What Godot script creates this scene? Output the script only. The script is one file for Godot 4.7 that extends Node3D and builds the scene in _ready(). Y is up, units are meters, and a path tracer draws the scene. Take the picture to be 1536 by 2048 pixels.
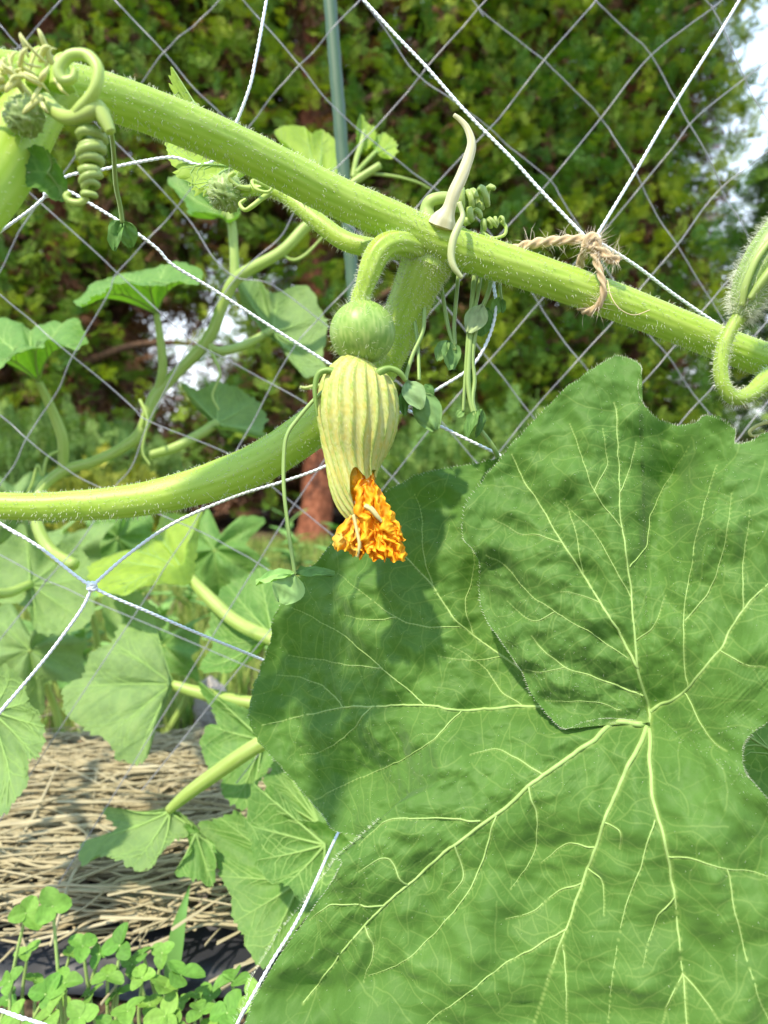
extends Node3D

# A young pumpkin on its vine, tied to a string net, in front of a conifer hedge. Units are metres.

var rng := RandomNumberGenerator.new()
var wob := FastNoiseLite.new()
var fine := FastNoiseLite.new()
var M := {}
var taken := {}

const VINE_A := Color(0.38, 0.57, 0.055)
const VINE_B := Color(0.52, 0.68, 0.14)


func _ready() -> void:
	camera_and_light()
	make_materials()
	ground_and_beds()
	hedge_and_trees()
	weeds_and_grass()
	netting()
	front_vine()
	large_leaf()
	flower_and_fruit()
	right_bud()
	jute_tie()
	hanging_clovers()
	back_vine()
	low_leaves()
	clover_patch()


func camera_and_light() -> void:
	var cam := Camera3D.new()
	cam.name = "camera"
	cam.fov = 67.3
	cam.near = 0.01
	cam.far = 400.0
	cam.position = Vector3(0, 0.30, 0)
	cam.rotation_degrees = Vector3(-6.0, 0, 0)
	var lens := CameraAttributesPhysical.new()
	lens.frustum_focal_length = 4.2
	lens.exposure_aperture = 2.3
	lens.frustum_focus_distance = 0.245
	lens.frustum_near = 0.01
	lens.frustum_far = 400.0
	cam.attributes = lens
	cam.fov = 67.3
	add_child(cam)
	cam.current = true
	var sun := DirectionalLight3D.new()
	sun.name = "sun"
	sun.light_energy = 1.5
	sun.light_color = Color(1.0, 0.95, 0.86)
	sun.light_angular_distance = 2.2
	sun.shadow_enabled = true
	add_child(sun)
	sun.look_at_from_position(Vector3(-0.40, 1.0, 0.52), Vector3.ZERO)
	var env := Environment.new()
	env.background_mode = Environment.BG_SKY
	var sky := Sky.new()
	var sm := ProceduralSkyMaterial.new()
	sm.sky_top_color = Color(0.70, 0.82, 0.97)
	sm.sky_horizon_color = Color(0.97, 0.99, 1.0)
	sm.sky_curve = 0.25
	sm.ground_bottom_color = Color(0.20, 0.22, 0.14)
	sm.ground_horizon_color = Color(0.62, 0.66, 0.62)
	sm.sky_energy_multiplier = 1.16
	sky.sky_material = sm
	env.sky = sky
	env.tonemap_mode = Environment.TONE_MAPPER_LINEAR
	env.tonemap_exposure = 1.5
	env.sdfgi_enabled = true
	env.ssao_enabled = true
	env.ssil_enabled = true
	var we := WorldEnvironment.new()
	we.name = "world"
	we.environment = env
	add_child(we)


# ---------------------------------------------------------------- materials

func lin(c: Color) -> Color:
	return c.linear_to_srgb()


func noise_tex(kind: int, freq: float, size: int, stops: Array, seed_value: int, warp: float = 0.0, octaves: int = 4, cell_return: int = FastNoiseLite.RETURN_DISTANCE) -> NoiseTexture2D:
	var n := FastNoiseLite.new()
	n.noise_type = kind
	n.frequency = freq
	n.seed = seed_value
	n.fractal_octaves = octaves
	if kind == FastNoiseLite.TYPE_CELLULAR:
		n.fractal_type = FastNoiseLite.FRACTAL_NONE
		n.cellular_return_type = cell_return
		n.cellular_jitter = 0.95
	if warp > 0.0:
		n.domain_warp_enabled = true
		n.domain_warp_amplitude = warp
		n.domain_warp_frequency = freq * 1.3
		n.domain_warp_fractal_octaves = 2
	var t := NoiseTexture2D.new()
	t.width = size
	t.height = size
	t.seamless = true
	t.seamless_blend_skirt = 0.08
	t.noise = n
	if stops.size() > 0:
		var g := Gradient.new()
		var off := PackedFloat32Array()
		var col := PackedColorArray()
		for s in stops:
			off.append(s[0])
			col.append(s[1])
		g.offsets = off
		g.colors = col
		t.color_ramp = g
	return t


func plain(c: Color, rough: float, spec: float = 0.5) -> StandardMaterial3D:
	var m := StandardMaterial3D.new()
	m.albedo_color = lin(c)
	m.roughness = rough
	m.metallic_specular = spec
	return m


func tinted(rough: float, spec: float = 0.5) -> StandardMaterial3D:
	var m := StandardMaterial3D.new()
	m.vertex_color_use_as_albedo = true
	m.roughness = rough
	m.metallic_specular = spec
	return m


func leafy(c: Color, through: Color, rough: float, size: float) -> StandardMaterial3D:
	# colour grain and a finer net of veins laid over it; relief puffs the skin between the veins
	var m := StandardMaterial3D.new()
	m.albedo_texture = noise_tex(FastNoiseLite.TYPE_SIMPLEX, 0.012, 512, [[0.0, lin(c * 0.80)], [0.5, lin(c)], [1.0, lin(Color(c.r * 1.28, c.g * 1.16, c.b * 1.15))]], 11, 0.0, 5)
	m.uv1_triplanar = true
	m.uv1_scale = Vector3.ONE / size
	m.roughness = rough
	m.metallic_specular = 0.38
	m.heightmap_enabled = true
	m.heightmap_texture = M.net_relief
	m.heightmap_scale = 0.03
	m.detail_enabled = true
	m.detail_blend_mode = BaseMaterial3D.BLEND_MODE_MIX
	m.detail_albedo = M.net_lines
	m.backlight_enabled = true
	m.backlight = lin(through)
	return m


func make_materials() -> void:
	wob.noise_type = FastNoiseLite.TYPE_SIMPLEX
	wob.frequency = 1.0
	wob.fractal_octaves = 3
	wob.seed = 5
	fine.noise_type = FastNoiseLite.TYPE_SIMPLEX
	fine.frequency = 1.0
	fine.fractal_octaves = 2
	fine.seed = 9
	rng.seed = 20240611
	var pale := lin(Color(0.30, 0.46, 0.13))
	var clear := Color(pale.r, pale.g, pale.b, 0.0)
	M.net_lines = noise_tex(FastNoiseLite.TYPE_CELLULAR, 0.022, 1024, [[0.0, Color(pale, 0.50)], [0.07, Color(pale, 0.30)], [0.14, clear], [1.0, clear]], 3, 16.0, 1, FastNoiseLite.RETURN_DISTANCE2_SUB)
	M.net_relief = noise_tex(FastNoiseLite.TYPE_CELLULAR, 0.022, 1024, [[0.0, Color(0.1, 0.1, 0.1)], [0.12, Color(0.5, 0.5, 0.5)], [0.5, Color(0.8, 0.8, 0.8)], [1.0, Color.WHITE]], 3, 16.0, 1, FastNoiseLite.RETURN_DISTANCE2_SUB)
	M.leaf = leafy(Color(0.115, 0.26, 0.050), Color(0.68, 0.80, 0.12), 0.6, 0.10)
	M.back_leaf = leafy(Color(0.150, 0.315, 0.070), Color(0.68, 0.84, 0.12), 0.55, 0.12)
	M.pale_leaf = leafy(Color(0.205, 0.335, 0.115), Color(0.62, 0.74, 0.14), 0.65, 0.12)
	M.young_leaf = leafy(Color(0.36, 0.54, 0.075), Color(0.85, 0.95, 0.12), 0.55, 0.08)
	M.vine = tinted(0.42, 0.5)
	M.vine.backlight_enabled = true
	M.vine.backlight = lin(Color(0.60, 0.66, 0.10))
	M.vein = plain(Color(0.29, 0.43, 0.13), 0.55, 0.4)
	M.back_vein = plain(Color(0.22, 0.36, 0.09), 0.6, 0.4)
	M.fruit = tinted(0.42, 0.45)
	M.hair = plain(Color(0.80, 0.85, 0.66), 0.5)
	M.hair.backlight_enabled = true
	M.hair.backlight = lin(Color(0.5, 0.5, 0.4))
	M.petal = tinted(0.55, 0.45)
	M.petal.backlight_enabled = true
	M.petal.backlight = lin(Color(0.55, 0.5, 0.22))
	M.orange = tinted(0.6, 0.4)
	M.orange.backlight_enabled = true
	M.orange.backlight = lin(Color(0.42, 0.30, 0.08))
	M.string = plain(Color(0.74, 0.80, 0.84), 0.55)
	M.filament = plain(Color(0.32, 0.33, 0.36), 0.28, 0.6)
	M.filament.transparency = BaseMaterial3D.TRANSPARENCY_ALPHA
	M.filament.albedo_color.a = 0.36
	M.stake = plain(Color(0.05, 0.11, 0.055), 0.5)
	M.jute = tinted(0.85, 0.3)
	M.clover = plain(Color(0.13, 0.30, 0.07), 0.55)
	M.clover.backlight_enabled = true
	M.clover.backlight = lin(Color(0.22, 0.36, 0.05))
	M.wilted = tinted(0.65, 0.4)
	M.wilted.backlight_enabled = true
	M.wilted.backlight = lin(Color(0.30, 0.42, 0.10))
	M.stalk = tinted(0.5, 0.45)
	M.straw = tinted(0.7, 0.35)
	M.foliage = tinted(0.6, 0.4)
	M.foliage.backlight_enabled = true
	M.foliage.backlight = lin(Color(0.45, 0.5, 0.06))
	M.bark = plain(Color(0.26, 0.11, 0.065), 0.9, 0.3)
	M.bark.albedo_texture = noise_tex(FastNoiseLite.TYPE_SIMPLEX, 0.02, 256, [[0.0, lin(Color(0.30, 0.28, 0.26))], [0.5, lin(Color(0.75, 0.62, 0.55))], [1.0, Color.WHITE]], 21)
	M.bark.uv1_scale = Vector3(3, 0.6, 1)
	M.twig = plain(Color(0.11, 0.065, 0.04), 0.9, 0.3)


# ---------------------------------------------------------------- naming

func numbered(called: String) -> String:
	var k: int = taken.get(called, 0)
	taken[called] = k + 1
	return called if k == 0 else "%s_%03d" % [called, k]


func thing(called: String, label: String, category: String, at: Vector3, group: String = "") -> Node3D:
	var o := Node3D.new()
	o.name = numbered(called)
	o.position = at
	o.set_meta("label", label)
	o.set_meta("category", category)
	if group != "":
		o.set_meta("group", group)
	add_child(o)
	return o


func structure(o: Node3D, label: String) -> void:
	o.set_meta("kind", "structure")
	o.set_meta("label", label)


# ---------------------------------------------------------------- mesh building

class Shape:
	var v := PackedVector3Array()
	var n := PackedVector3Array()
	var c := PackedColorArray()
	var uv := PackedVector2Array()
	var idx := PackedInt32Array()
	var smooth := true

	func commit(at: Vector3) -> ArrayMesh:
		if n.size() != v.size():
			n.resize(v.size())
			n.fill(Vector3.ZERO)
			for k in range(0, idx.size(), 3):
				var a := idx[k]
				var b := idx[k + 1]
				var d := idx[k + 2]
				var f := (v[d] - v[a]).cross(v[b] - v[a])
				n[a] += f
				n[b] += f
				n[d] += f
			for k in n.size():
				n[k] = n[k].normalized() if n[k].length_squared() > 1e-24 else Vector3.UP
		if at != Vector3.ZERO:
			for k in v.size():
				v[k] -= at
		var arr := []
		arr.resize(Mesh.ARRAY_MAX)
		arr[Mesh.ARRAY_VERTEX] = v
		arr[Mesh.ARRAY_NORMAL] = n
		if c.size() == v.size():
			arr[Mesh.ARRAY_COLOR] = c
		if uv.size() == v.size():
			arr[Mesh.ARRAY_TEX_UV] = uv
		arr[Mesh.ARRAY_INDEX] = idx
		var m := ArrayMesh.new()
		m.add_surface_from_arrays(Mesh.PRIMITIVE_TRIANGLES, arr)
		return m


func build(s: Shape, called: String, m: Material, parent: Node3D) -> MeshInstance3D:
	# shapes are made in world places; a child is moved so that it stays there
	var o := MeshInstance3D.new()
	o.name = called
	var at := Vector3.ZERO
	var p: Node = parent
	while p is Node3D and p != self:
		at += (p as Node3D).position
		p = p.get_parent()
	o.mesh = s.commit(at)
	o.material_override = m
	parent.add_child(o, true)
	return o


func stuff(o: Node3D) -> void:
	o.set_meta("kind", "stuff")


func bend(pts: Array, steps: int) -> Array:
	# Catmull-Rom through Vector3 or Vector4 points
	var out := []
	var last := pts.size() - 1
	for i in last:
		var p0 = pts[maxi(i - 1, 0)]
		var p1 = pts[i]
		var p2 = pts[i + 1]
		var p3 = pts[mini(i + 2, last)]
		if i == 0:
			p0 = p1 * 2.0 - p2
		if i + 2 > last:
			p3 = p2 * 2.0 - p1
		for k in steps:
			var t := float(k) / steps
			out.append(0.5 * (p1 * 2.0 + (p2 - p0) * t + (p0 * 2.0 - p1 * 5.0 + p2 * 4.0 - p3) * t * t + (p1 * 3.0 - p0 - p2 * 3.0 + p3) * t * t * t))
	out.append(pts[last])
	return out


func closed(pts: Array, steps: int) -> Array:
	var out := []
	var c := pts.size()
	for i in c:
		var p0 = pts[(i + c - 1) % c]
		var p1 = pts[i]
		var p2 = pts[(i + 1) % c]
		var p3 = pts[(i + 2) % c]
		for k in steps:
			var t := float(k) / steps
			out.append(0.5 * (p1 * 2.0 + (p2 - p0) * t + (p0 * 2.0 - p1 * 5.0 + p2 * 4.0 - p3) * t * t + (p1 * 3.0 - p0 - p2 * 3.0 + p3) * t * t * t))
	return out


func xyz(p: Vector4) -> Vector3:
	return Vector3(p.x, p.y, p.z)


func frames(path: Array) -> Array:
	# parallel frames along Vector4 points: [place, across, up, along, radius]
	var out := []
	var up := Vector3.UP
	for i in path.size():
		var a := xyz(path[maxi(i - 1, 0)])
		var b := xyz(path[mini(i + 1, path.size() - 1)])
		var t := (b - a).normalized()
		if i == 0 and absf(t.dot(up)) > 0.9:
			up = Vector3.BACK
		up = (up - t * up.dot(t)).normalized()
		var across := up.cross(t).normalized()
		out.append([xyz(path[i]), across, up, t, path[i].w])
	return out


# ribs: how many, how deep; a and b: the colours between which the ribs run
func tube(s: Shape, pts: Array, sides: int, steps: int, a: Color, b: Color, ribs: int = 0, deep: float = 0.0, grain: float = 0.0, twist: float = 0.0) -> Array:
	var fr := frames(bend(pts, steps) if steps > 1 else pts)
	var base := s.v.size()
	var run := 0.0
	for i in fr.size():
		var f: Array = fr[i]
		if i > 0:
			run += (f[0] - fr[i - 1][0]).length()
		for j in sides:
			var th := TAU * j / sides
			var r: float = f[4]
			var mark := 0.5
			if ribs > 0:
				var w := cos(ribs * th + twist * run)
				r *= 1.0 + deep * w
				mark = 0.5 + 0.5 * w
			if grain > 0.0:
				var g := fine.get_noise_3d(cos(th) * 2.0, sin(th) * 2.0, run * 60.0)
				r *= 1.0 + grain * g
				mark = clampf(mark * 0.6 + 0.2 + g * 0.5, 0.0, 1.0)
			s.v.append(f[0] + (f[1] * cos(th) + f[2] * sin(th)) * r)
			s.c.append(a.lerp(b, mark))
			s.uv.append(Vector2(float(j) / sides, run * 10.0))
	for i in fr.size() - 1:
		for j in sides:
			var p := base + i * sides + j
			var q := base + i * sides + (j + 1) % sides
			s.idx.append_array([p, p + sides, q, q, p + sides, q + sides])
	for e in 2:
		var at := s.v.size()
		var k := 0 if e == 0 else fr.size() - 1
		s.v.append(fr[k][0] + fr[k][3] * (float(fr[k][4]) * (-0.35 if e == 0 else 0.35)))
		s.c.append(a)
		s.uv.append(Vector2(0.5, 0))
		for j in sides:
			var p := base + k * sides + j
			var q := base + k * sides + (j + 1) % sides
			if e == 0:
				s.idx.append_array([at, p, q])
			else:
				s.idx.append_array([at, q, p])
	return fr


func sheet(s: Shape, rows: Array, cols: Array = [], wrap: bool = false) -> void:
	# rows of equally many points become one skin
	var base := s.v.size()
	var w: int = rows[0].size()
	for i in rows.size():
		for j in w:
			s.v.append(rows[i][j])
			s.uv.append(Vector2(float(j) / w, float(i) / rows.size()))
			if cols.size() > 0:
				s.c.append(cols[i][j])
	for i in rows.size() - 1:
		for j in (w if wrap else w - 1):
			var p := base + i * w + j
			var q := base + i * w + (j + 1) % w
			s.idx.append_array([p, p + w, q, q, p + w, q + w])


func hair(s: Shape, at: Vector3, out: Vector3, length: float, thick: float, droop: Vector3) -> void:
	var side := out.cross(Vector3(0.31, 0.72, -0.55)).normalized()
	var other := out.cross(side).normalized()
	var mid := at + out * length * 0.55 + droop * length * 0.15
	var tip := at + out * length * 0.95 + droop * length * 0.55
	var b := s.v.size()
	for ring in 2:
		var o := at - out * thick if ring == 0 else mid
		var r := thick if ring == 0 else thick * 0.7
		for j in 3:
			var th := TAU * j / 3.0
			s.v.append(o + (side * cos(th) + other * sin(th)) * r)
	s.v.append(tip)
	for j in 3:
		var k := (j + 1) % 3
		s.idx.append_array([b + j, b + 3 + j, b + k, b + k, b + 3 + j, b + 3 + k, b + 3 + j, b + 6, b + 3 + k])


func hairs_on(fr: Array, count: int, length: float, thick: float, parent: Node3D, sides_from: float = 0.0, sides_to: float = TAU) -> void:
	var s := Shape.new()
	for k in count:
		var f: Array = fr[rng.randi_range(1, fr.size() - 2)]
		var g: Array = fr[mini(fr.find(f) + 1, fr.size() - 1)]
		var th := rng.randf_range(sides_from, sides_to)
		var out: Vector3 = f[1] * cos(th) + f[2] * sin(th)
		var at: Vector3 = f[0].lerp(g[0], rng.randf()) + out * float(f[4]) * 0.99
		var lean: Vector3 = (out + f[3] * rng.randf_range(-0.5, 0.5) + Vector3(rng.randf_range(-0.3, 0.3), rng.randf_range(-0.3, 0.3), rng.randf_range(-0.3, 0.3))).normalized()
		hair(s, at, lean, length * rng.randf_range(0.4, 1.2), thick, f[3] * rng.randf_range(-0.8, 0.8) + Vector3(0, -0.4, 0))
	stuff(build(s, "hair", M.hair, parent))


func strand(pts: Array, r: float) -> Array:
	var out := []
	for p in pts:
		out.append(Vector4(p.x, p.y, p.z, r))
	return out


# a leaf blade: rays from the stalk's end to a traced edge; puffed and wavy, with veins as sub-parts
func blade(called: String, parent: Node3D, center: Vector3, edge: Array, tips: Array, m: Material, cup: float, wave: float, seed_value: int, rough_edge: float = 0.0010, vein_r: float = 0.0008) -> MeshInstance3D:
	var steps := 8
	var rim := closed(edge, steps)
	var w := rim.size()
	var nrm := Vector3.ZERO
	var size := 0.0
	for j in w:
		nrm += (rim[j] - center).cross(rim[(j + 1) % w] - center)
		size += (rim[j] - center).length() / w
	nrm = nrm.normalized()
	var rows := 13
	var pts := []
	for i in rows:
		var t := float(i) / (rows - 1)
		var row := []
		for j in w:
			var to: Vector3 = rim[j]
			var ray := to - center
			var k := 1.0 + rough_edge / maxf(ray.length(), 0.004) * fine.get_noise_2d(j * 1.9, seed_value * 7.0) * 2.0
			var p := center + ray * (t * k)
			var near := 1.0
			for tip in tips:
				var da: float = absf(float(j) - tip * steps)
				da = minf(da, w - da) / steps
				near = minf(near, da * 1.2)
			p += nrm * (cup * size * t * (1.0 - t) * 2.0)
			p += nrm * (near * 0.055 * size * sin(PI * minf(t * 1.1, 1.0)))
			p += nrm * (wave * size * t * wob.get_noise_3d(p.x * 22.0, p.y * 22.0, p.z * 22.0 + seed_value))
			row.append(p)
		pts.append(row)
	var s := Shape.new()
	sheet(s, pts, [], true)
	var o := build(s, called, m, parent)
	for tip in tips:
		var j0 := int(tip * steps) % w
		var vs := Shape.new()
		var run := []
		for i in range(0, rows):
			var p: Vector3 = pts[i][j0]
			run.append(Vector4(p.x, p.y, p.z, vein_r * (1.0 - 0.78 * float(i) / (rows - 1))))
		tube(vs, run, 6, 1, Color.WHITE, Color.WHITE)
		for side in [-1, 1]:
			for q in 3:
				var i0: int = 4 + q * 2 + (1 if side > 0 else 0)
				var br := []
				for e in 6:
					var i: int = mini(i0 + e, rows - 1)
					var jj: int = posmod(j0 + side * int(round(e * (1.3 + 0.35 * q) * w / 100.0)), w)
					var p: Vector3 = pts[i][jj]
					br.append(Vector4(p.x, p.y, p.z, vein_r * 0.42 * (1.0 - 0.15 * e)))
				tube(vs, br, 5, 1, Color.WHITE, Color.WHITE)
		build(vs, "vein", M.back_vein, o)
	return o


# ---------------------------------------------------------------- the vine in front

var vine: Node3D


func front_vine() -> void:
	vine = thing("pumpkin_vine", "thick ribbed pumpkin vine carrying the young fruit, wilted flower and largest leaf", "vine", Vector3(0.02119, 0.35945, -0.25461))
	var s := Shape.new()
	var fr := tube(s, [Vector4(-0.10557, 0.38308, -0.18470, 0.00546), Vector4(-0.09559, 0.38428, -0.19186, 0.00568), Vector4(-0.08374, 0.38553, -0.20004, 0.00580), Vector4(-0.06995, 0.38590, -0.21013, 0.00572), Vector4(-0.05372, 0.38377, -0.22298, 0.00582), Vector4(-0.03761, 0.38041, -0.23570, 0.00588), Vector4(-0.01826, 0.37375, -0.24706, 0.00603), Vector4(0.00191, 0.36689, -0.25338, 0.00605), Vector4(0.01156, 0.36297, -0.25498, 0.00610), Vector4(0.01886, 0.36033, -0.25571, 0.00661), Vector4(0.02784, 0.35752, -0.25642, 0.00631), Vector4(0.04583, 0.35209, -0.25685, 0.00601), Vector4(0.07077, 0.34404, -0.25802, 0.00590), Vector4(0.09610, 0.33486, -0.25906, 0.00561), Vector4(0.11849, 0.32653, -0.26020, 0.00549), Vector4(0.13954, 0.31957, -0.26148, 0.00587), Vector4(0.16766, 0.31047, -0.26253, 0.00592)], 60, 14, VINE_A, VINE_B, 17, 0.010, 0.03)
	var stem := build(s, "stem", M.vine, vine)
	hairs_on(fr, 5500, 0.0014, 0.00008, stem)
	s = Shape.new()
	fr = tube(s, [Vector4(0.01619, 0.36187, -0.25687, 0.00583), Vector4(0.01477, 0.35670, -0.25985, 0.00854), Vector4(0.01224, 0.35139, -0.26130, 0.00778), Vector4(0.00875, 0.34309, -0.26496, 0.00724), Vector4(0.00376, 0.33236, -0.26785, 0.00701), Vector4(-0.00568, 0.31667, -0.26821, 0.00689), Vector4(-0.02188, 0.30294, -0.26476, 0.00701), Vector4(-0.04460, 0.28797, -0.25615, 0.00682), Vector4(-0.07545, 0.27857, -0.24711, 0.00548), Vector4(-0.10552, 0.27633, -0.24185, 0.00458), Vector4(-0.13386, 0.27740, -0.23895, 0.00390)], 40, 12, VINE_A, VINE_B, 17, 0.012, 0.03)
	var pet := build(s, "petiole", M.vine, vine)
	hairs_on(fr, 4800, 0.0013, 0.00008, pet)
	s = Shape.new()
	fr = tube(s, [Vector4(-0.07880, 0.38479, -0.19996, 0.00494), Vector4(-0.08485, 0.37765, -0.19619, 0.00681), Vector4(-0.08850, 0.36616, -0.18996, 0.00757), Vector4(-0.09139, 0.35313, -0.18054, 0.00769), Vector4(-0.09632, 0.33972, -0.17008, 0.00751)], 36, 12, VINE_A, VINE_B, 17, 0.012, 0.03)
	pet = build(s, "petiole", M.vine, vine)
	hairs_on(fr, 500, 0.0012, 0.00006, pet)
	# stalk of the large leaf, rising to the vine outside the picture
	s = Shape.new()
	fr = tube(s, [Vector4(0.08262, 0.21060, -0.22640, 0.00168), Vector4(0.09702, 0.20582, -0.24148, 0.00390), Vector4(0.12265, 0.21816, -0.25786, 0.00517), Vector4(0.14516, 0.24885, -0.27114, 0.00572), Vector4(0.15540, 0.28308, -0.26770, 0.00592), Vector4(0.15692, 0.31211, -0.26170, 0.00606)], 28, 10, VINE_A, VINE_B, 17, 0.012, 0.03)
	pet = build(s, "petiole", M.vine, vine)
	# side shoot to the left with its hairy bud and young leaves
	s = Shape.new()
	fr = tube(s, [Vector4(0.01507, 0.35903, -0.25959, 0.00393), Vector4(0.00528, 0.35950, -0.26165, 0.00330), Vector4(-0.00383, 0.36063, -0.26378, 0.00316), Vector4(-0.01308, 0.36343, -0.26609, 0.00319), Vector4(-0.02163, 0.36981, -0.26877, 0.00304), Vector4(-0.02861, 0.37594, -0.27142, 0.00273), Vector4(-0.03484, 0.38061, -0.27393, 0.00240), Vector4(-0.04186, 0.38263, -0.27514, 0.00207), Vector4(-0.04980, 0.38243, -0.27613, 0.00173)], 24, 10, VINE_A, VINE_B, 9, 0.03, 0.02)
	var shoot := build(s, "side_shoot", M.vine, vine)
	hairs_on(fr, 900, 0.0017, 0.00006, shoot)
	bud_ball(Vector3(-0.05464, 0.38208, -0.27609), 0.0058, shoot)
	tendril(shoot, [Vector4(-0.03570, 0.38095, -0.27396, 0.00103), Vector4(-0.04053, 0.38339, -0.27221, 0.00085), Vector4(-0.04462, 0.38442, -0.27131, 0.00068), Vector4(-0.04327, 0.38141, -0.26999, 0.00059), Vector4(-0.03938, 0.38040, -0.26988, 0.00051), Vector4(-0.03718, 0.38242, -0.27009, 0.00051)])
	tendril(shoot, [Vector4(-0.03913, 0.38147, -0.27402, 0.00103), Vector4(-0.04224, 0.37831, -0.27167, 0.00085), Vector4(-0.04462, 0.37598, -0.27042, 0.00085), Vector4(-0.04717, 0.37463, -0.27028, 0.00068), Vector4(-0.04905, 0.37695, -0.27153, 0.00068), Vector4(-0.04701, 0.37865, -0.27171, 0.00051)])
	tendril(shoot, [Vector4(-0.04599, 0.38266, -0.27414, 0.00103), Vector4(-0.04990, 0.38305, -0.27217, 0.00085), Vector4(-0.05226, 0.38560, -0.27143, 0.00085), Vector4(-0.05037, 0.38695, -0.27057, 0.00068)])
	blade("leaf", shoot, Vector3(-0.05269, 0.39273, -0.28324), [Vector3(-0.07781, 0.43309, -0.30056), Vector3(-0.07579, 0.42392, -0.29758), Vector3(-0.06971, 0.4208, -0.29424), Vector3(-0.06423, 0.41425, -0.28953), Vector3(-0.05581, 0.40688, -0.28272), Vector3(-0.04704, 0.39815, -0.2818), Vector3(-0.04739, 0.39009, -0.28297), Vector3(-0.05546, 0.38559, -0.28048), Vector3(-0.05854, 0.38322, -0.27822), Vector3(-0.06329, 0.38088, -0.27597), Vector3(-0.06794, 0.38495, -0.27841), Vector3(-0.07328, 0.39063, -0.28202), Vector3(-0.07733, 0.40034, -0.28807), Vector3(-0.07608, 0.40867, -0.29296), Vector3(-0.07495, 0.41701, -0.29786), Vector3(-0.0791, 0.4266, -0.30189)], [0, 9, 11, 13], M.young_leaf, -0.18, 0.16, 31, 0.0012, 0.0006)
	old_cluster()
	tendrils_at_node()


func tendril(parent: Node3D, pts: Array, a: Color = VINE_B, b: Color = Color(0.5, 0.62, 0.22)) -> MeshInstance3D:
	var s := Shape.new()
	tube(s, pts, 12, 10, a, b, 5, 0.05, 0.03)
	return build(s, "tendril", M.vine, parent)


func coil(parent: Node3D, a: Vector3, b: Vector3, radius: float, radius_end: float, turns: float, thick: float, phase: float) -> void:
	var axis := (b - a).normalized()
	var side := axis.cross(Vector3(0.2, 0.3, 1.0)).normalized()
	var other := axis.cross(side)
	var pts := []
	var n := int(turns * 14)
	for k in n + 1:
		var t := float(k) / n
		var th := phase + TAU * turns * t
		var r := lerpf(radius, radius_end, t) * (1.0 + 0.16 * sin(th * 0.37 + 1.0) + 0.18 * wob.get_noise_1d(th * 0.4 + phase))
		var p := a.lerp(b, t) + (side * cos(th) + other * sin(th)) * r + axis * (0.0006 * sin(th * 0.7))
		pts.append(Vector4(p.x, p.y, p.z, thick * (0.92 - 0.42 * t + 0.08 * sin(th * 0.9))))
	var s := Shape.new()
	tube(s, pts, 10, 1, Color(0.36, 0.50, 0.12), Color(0.48, 0.60, 0.20), 5, 0.06, 0.03)
	build(s, "tendril", M.vine, parent)


func bud_ball(at: Vector3, r: float, parent: Node3D, down: int = 320) -> void:
	var s := Shape.new()
	var rows := []
	var cols := []
	for i in 22:
		var la := PI * (float(i) / 21 - 0.5)
		var row := []
		var col := []
		for j in 36:
			var th := -TAU * j / 36
			var d := Vector3(cos(la) * cos(th), sin(la), cos(la) * sin(th))
			var g := fine.get_noise_3d(d.x * 3.0, d.y * 3.0, d.z * 3.0)
			row.append(at + d * r * (1.0 + 0.30 * g))
			col.append(Color(0.30, 0.45, 0.11).lerp(Color(0.46, 0.58, 0.22), clampf(0.5 + g, 0, 1)))
		rows.append(row)
		cols.append(col)
	sheet(s, rows, cols, true)
	var o := build(s, "bud", M.vine, parent)
	var h := Shape.new()
	for k in down:
		var d := Vector3(rng.randfn(), rng.randfn(), rng.randfn()).normalized()
		hair(h, at + d * r, d, 0.0026 * rng.randf_range(0.5, 1.2), 0.00004, Vector3(rng.randf_range(-1, 1), rng.randf_range(-1, 1), 0))
	stuff(build(h, "hair", M.hair, o))


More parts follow.
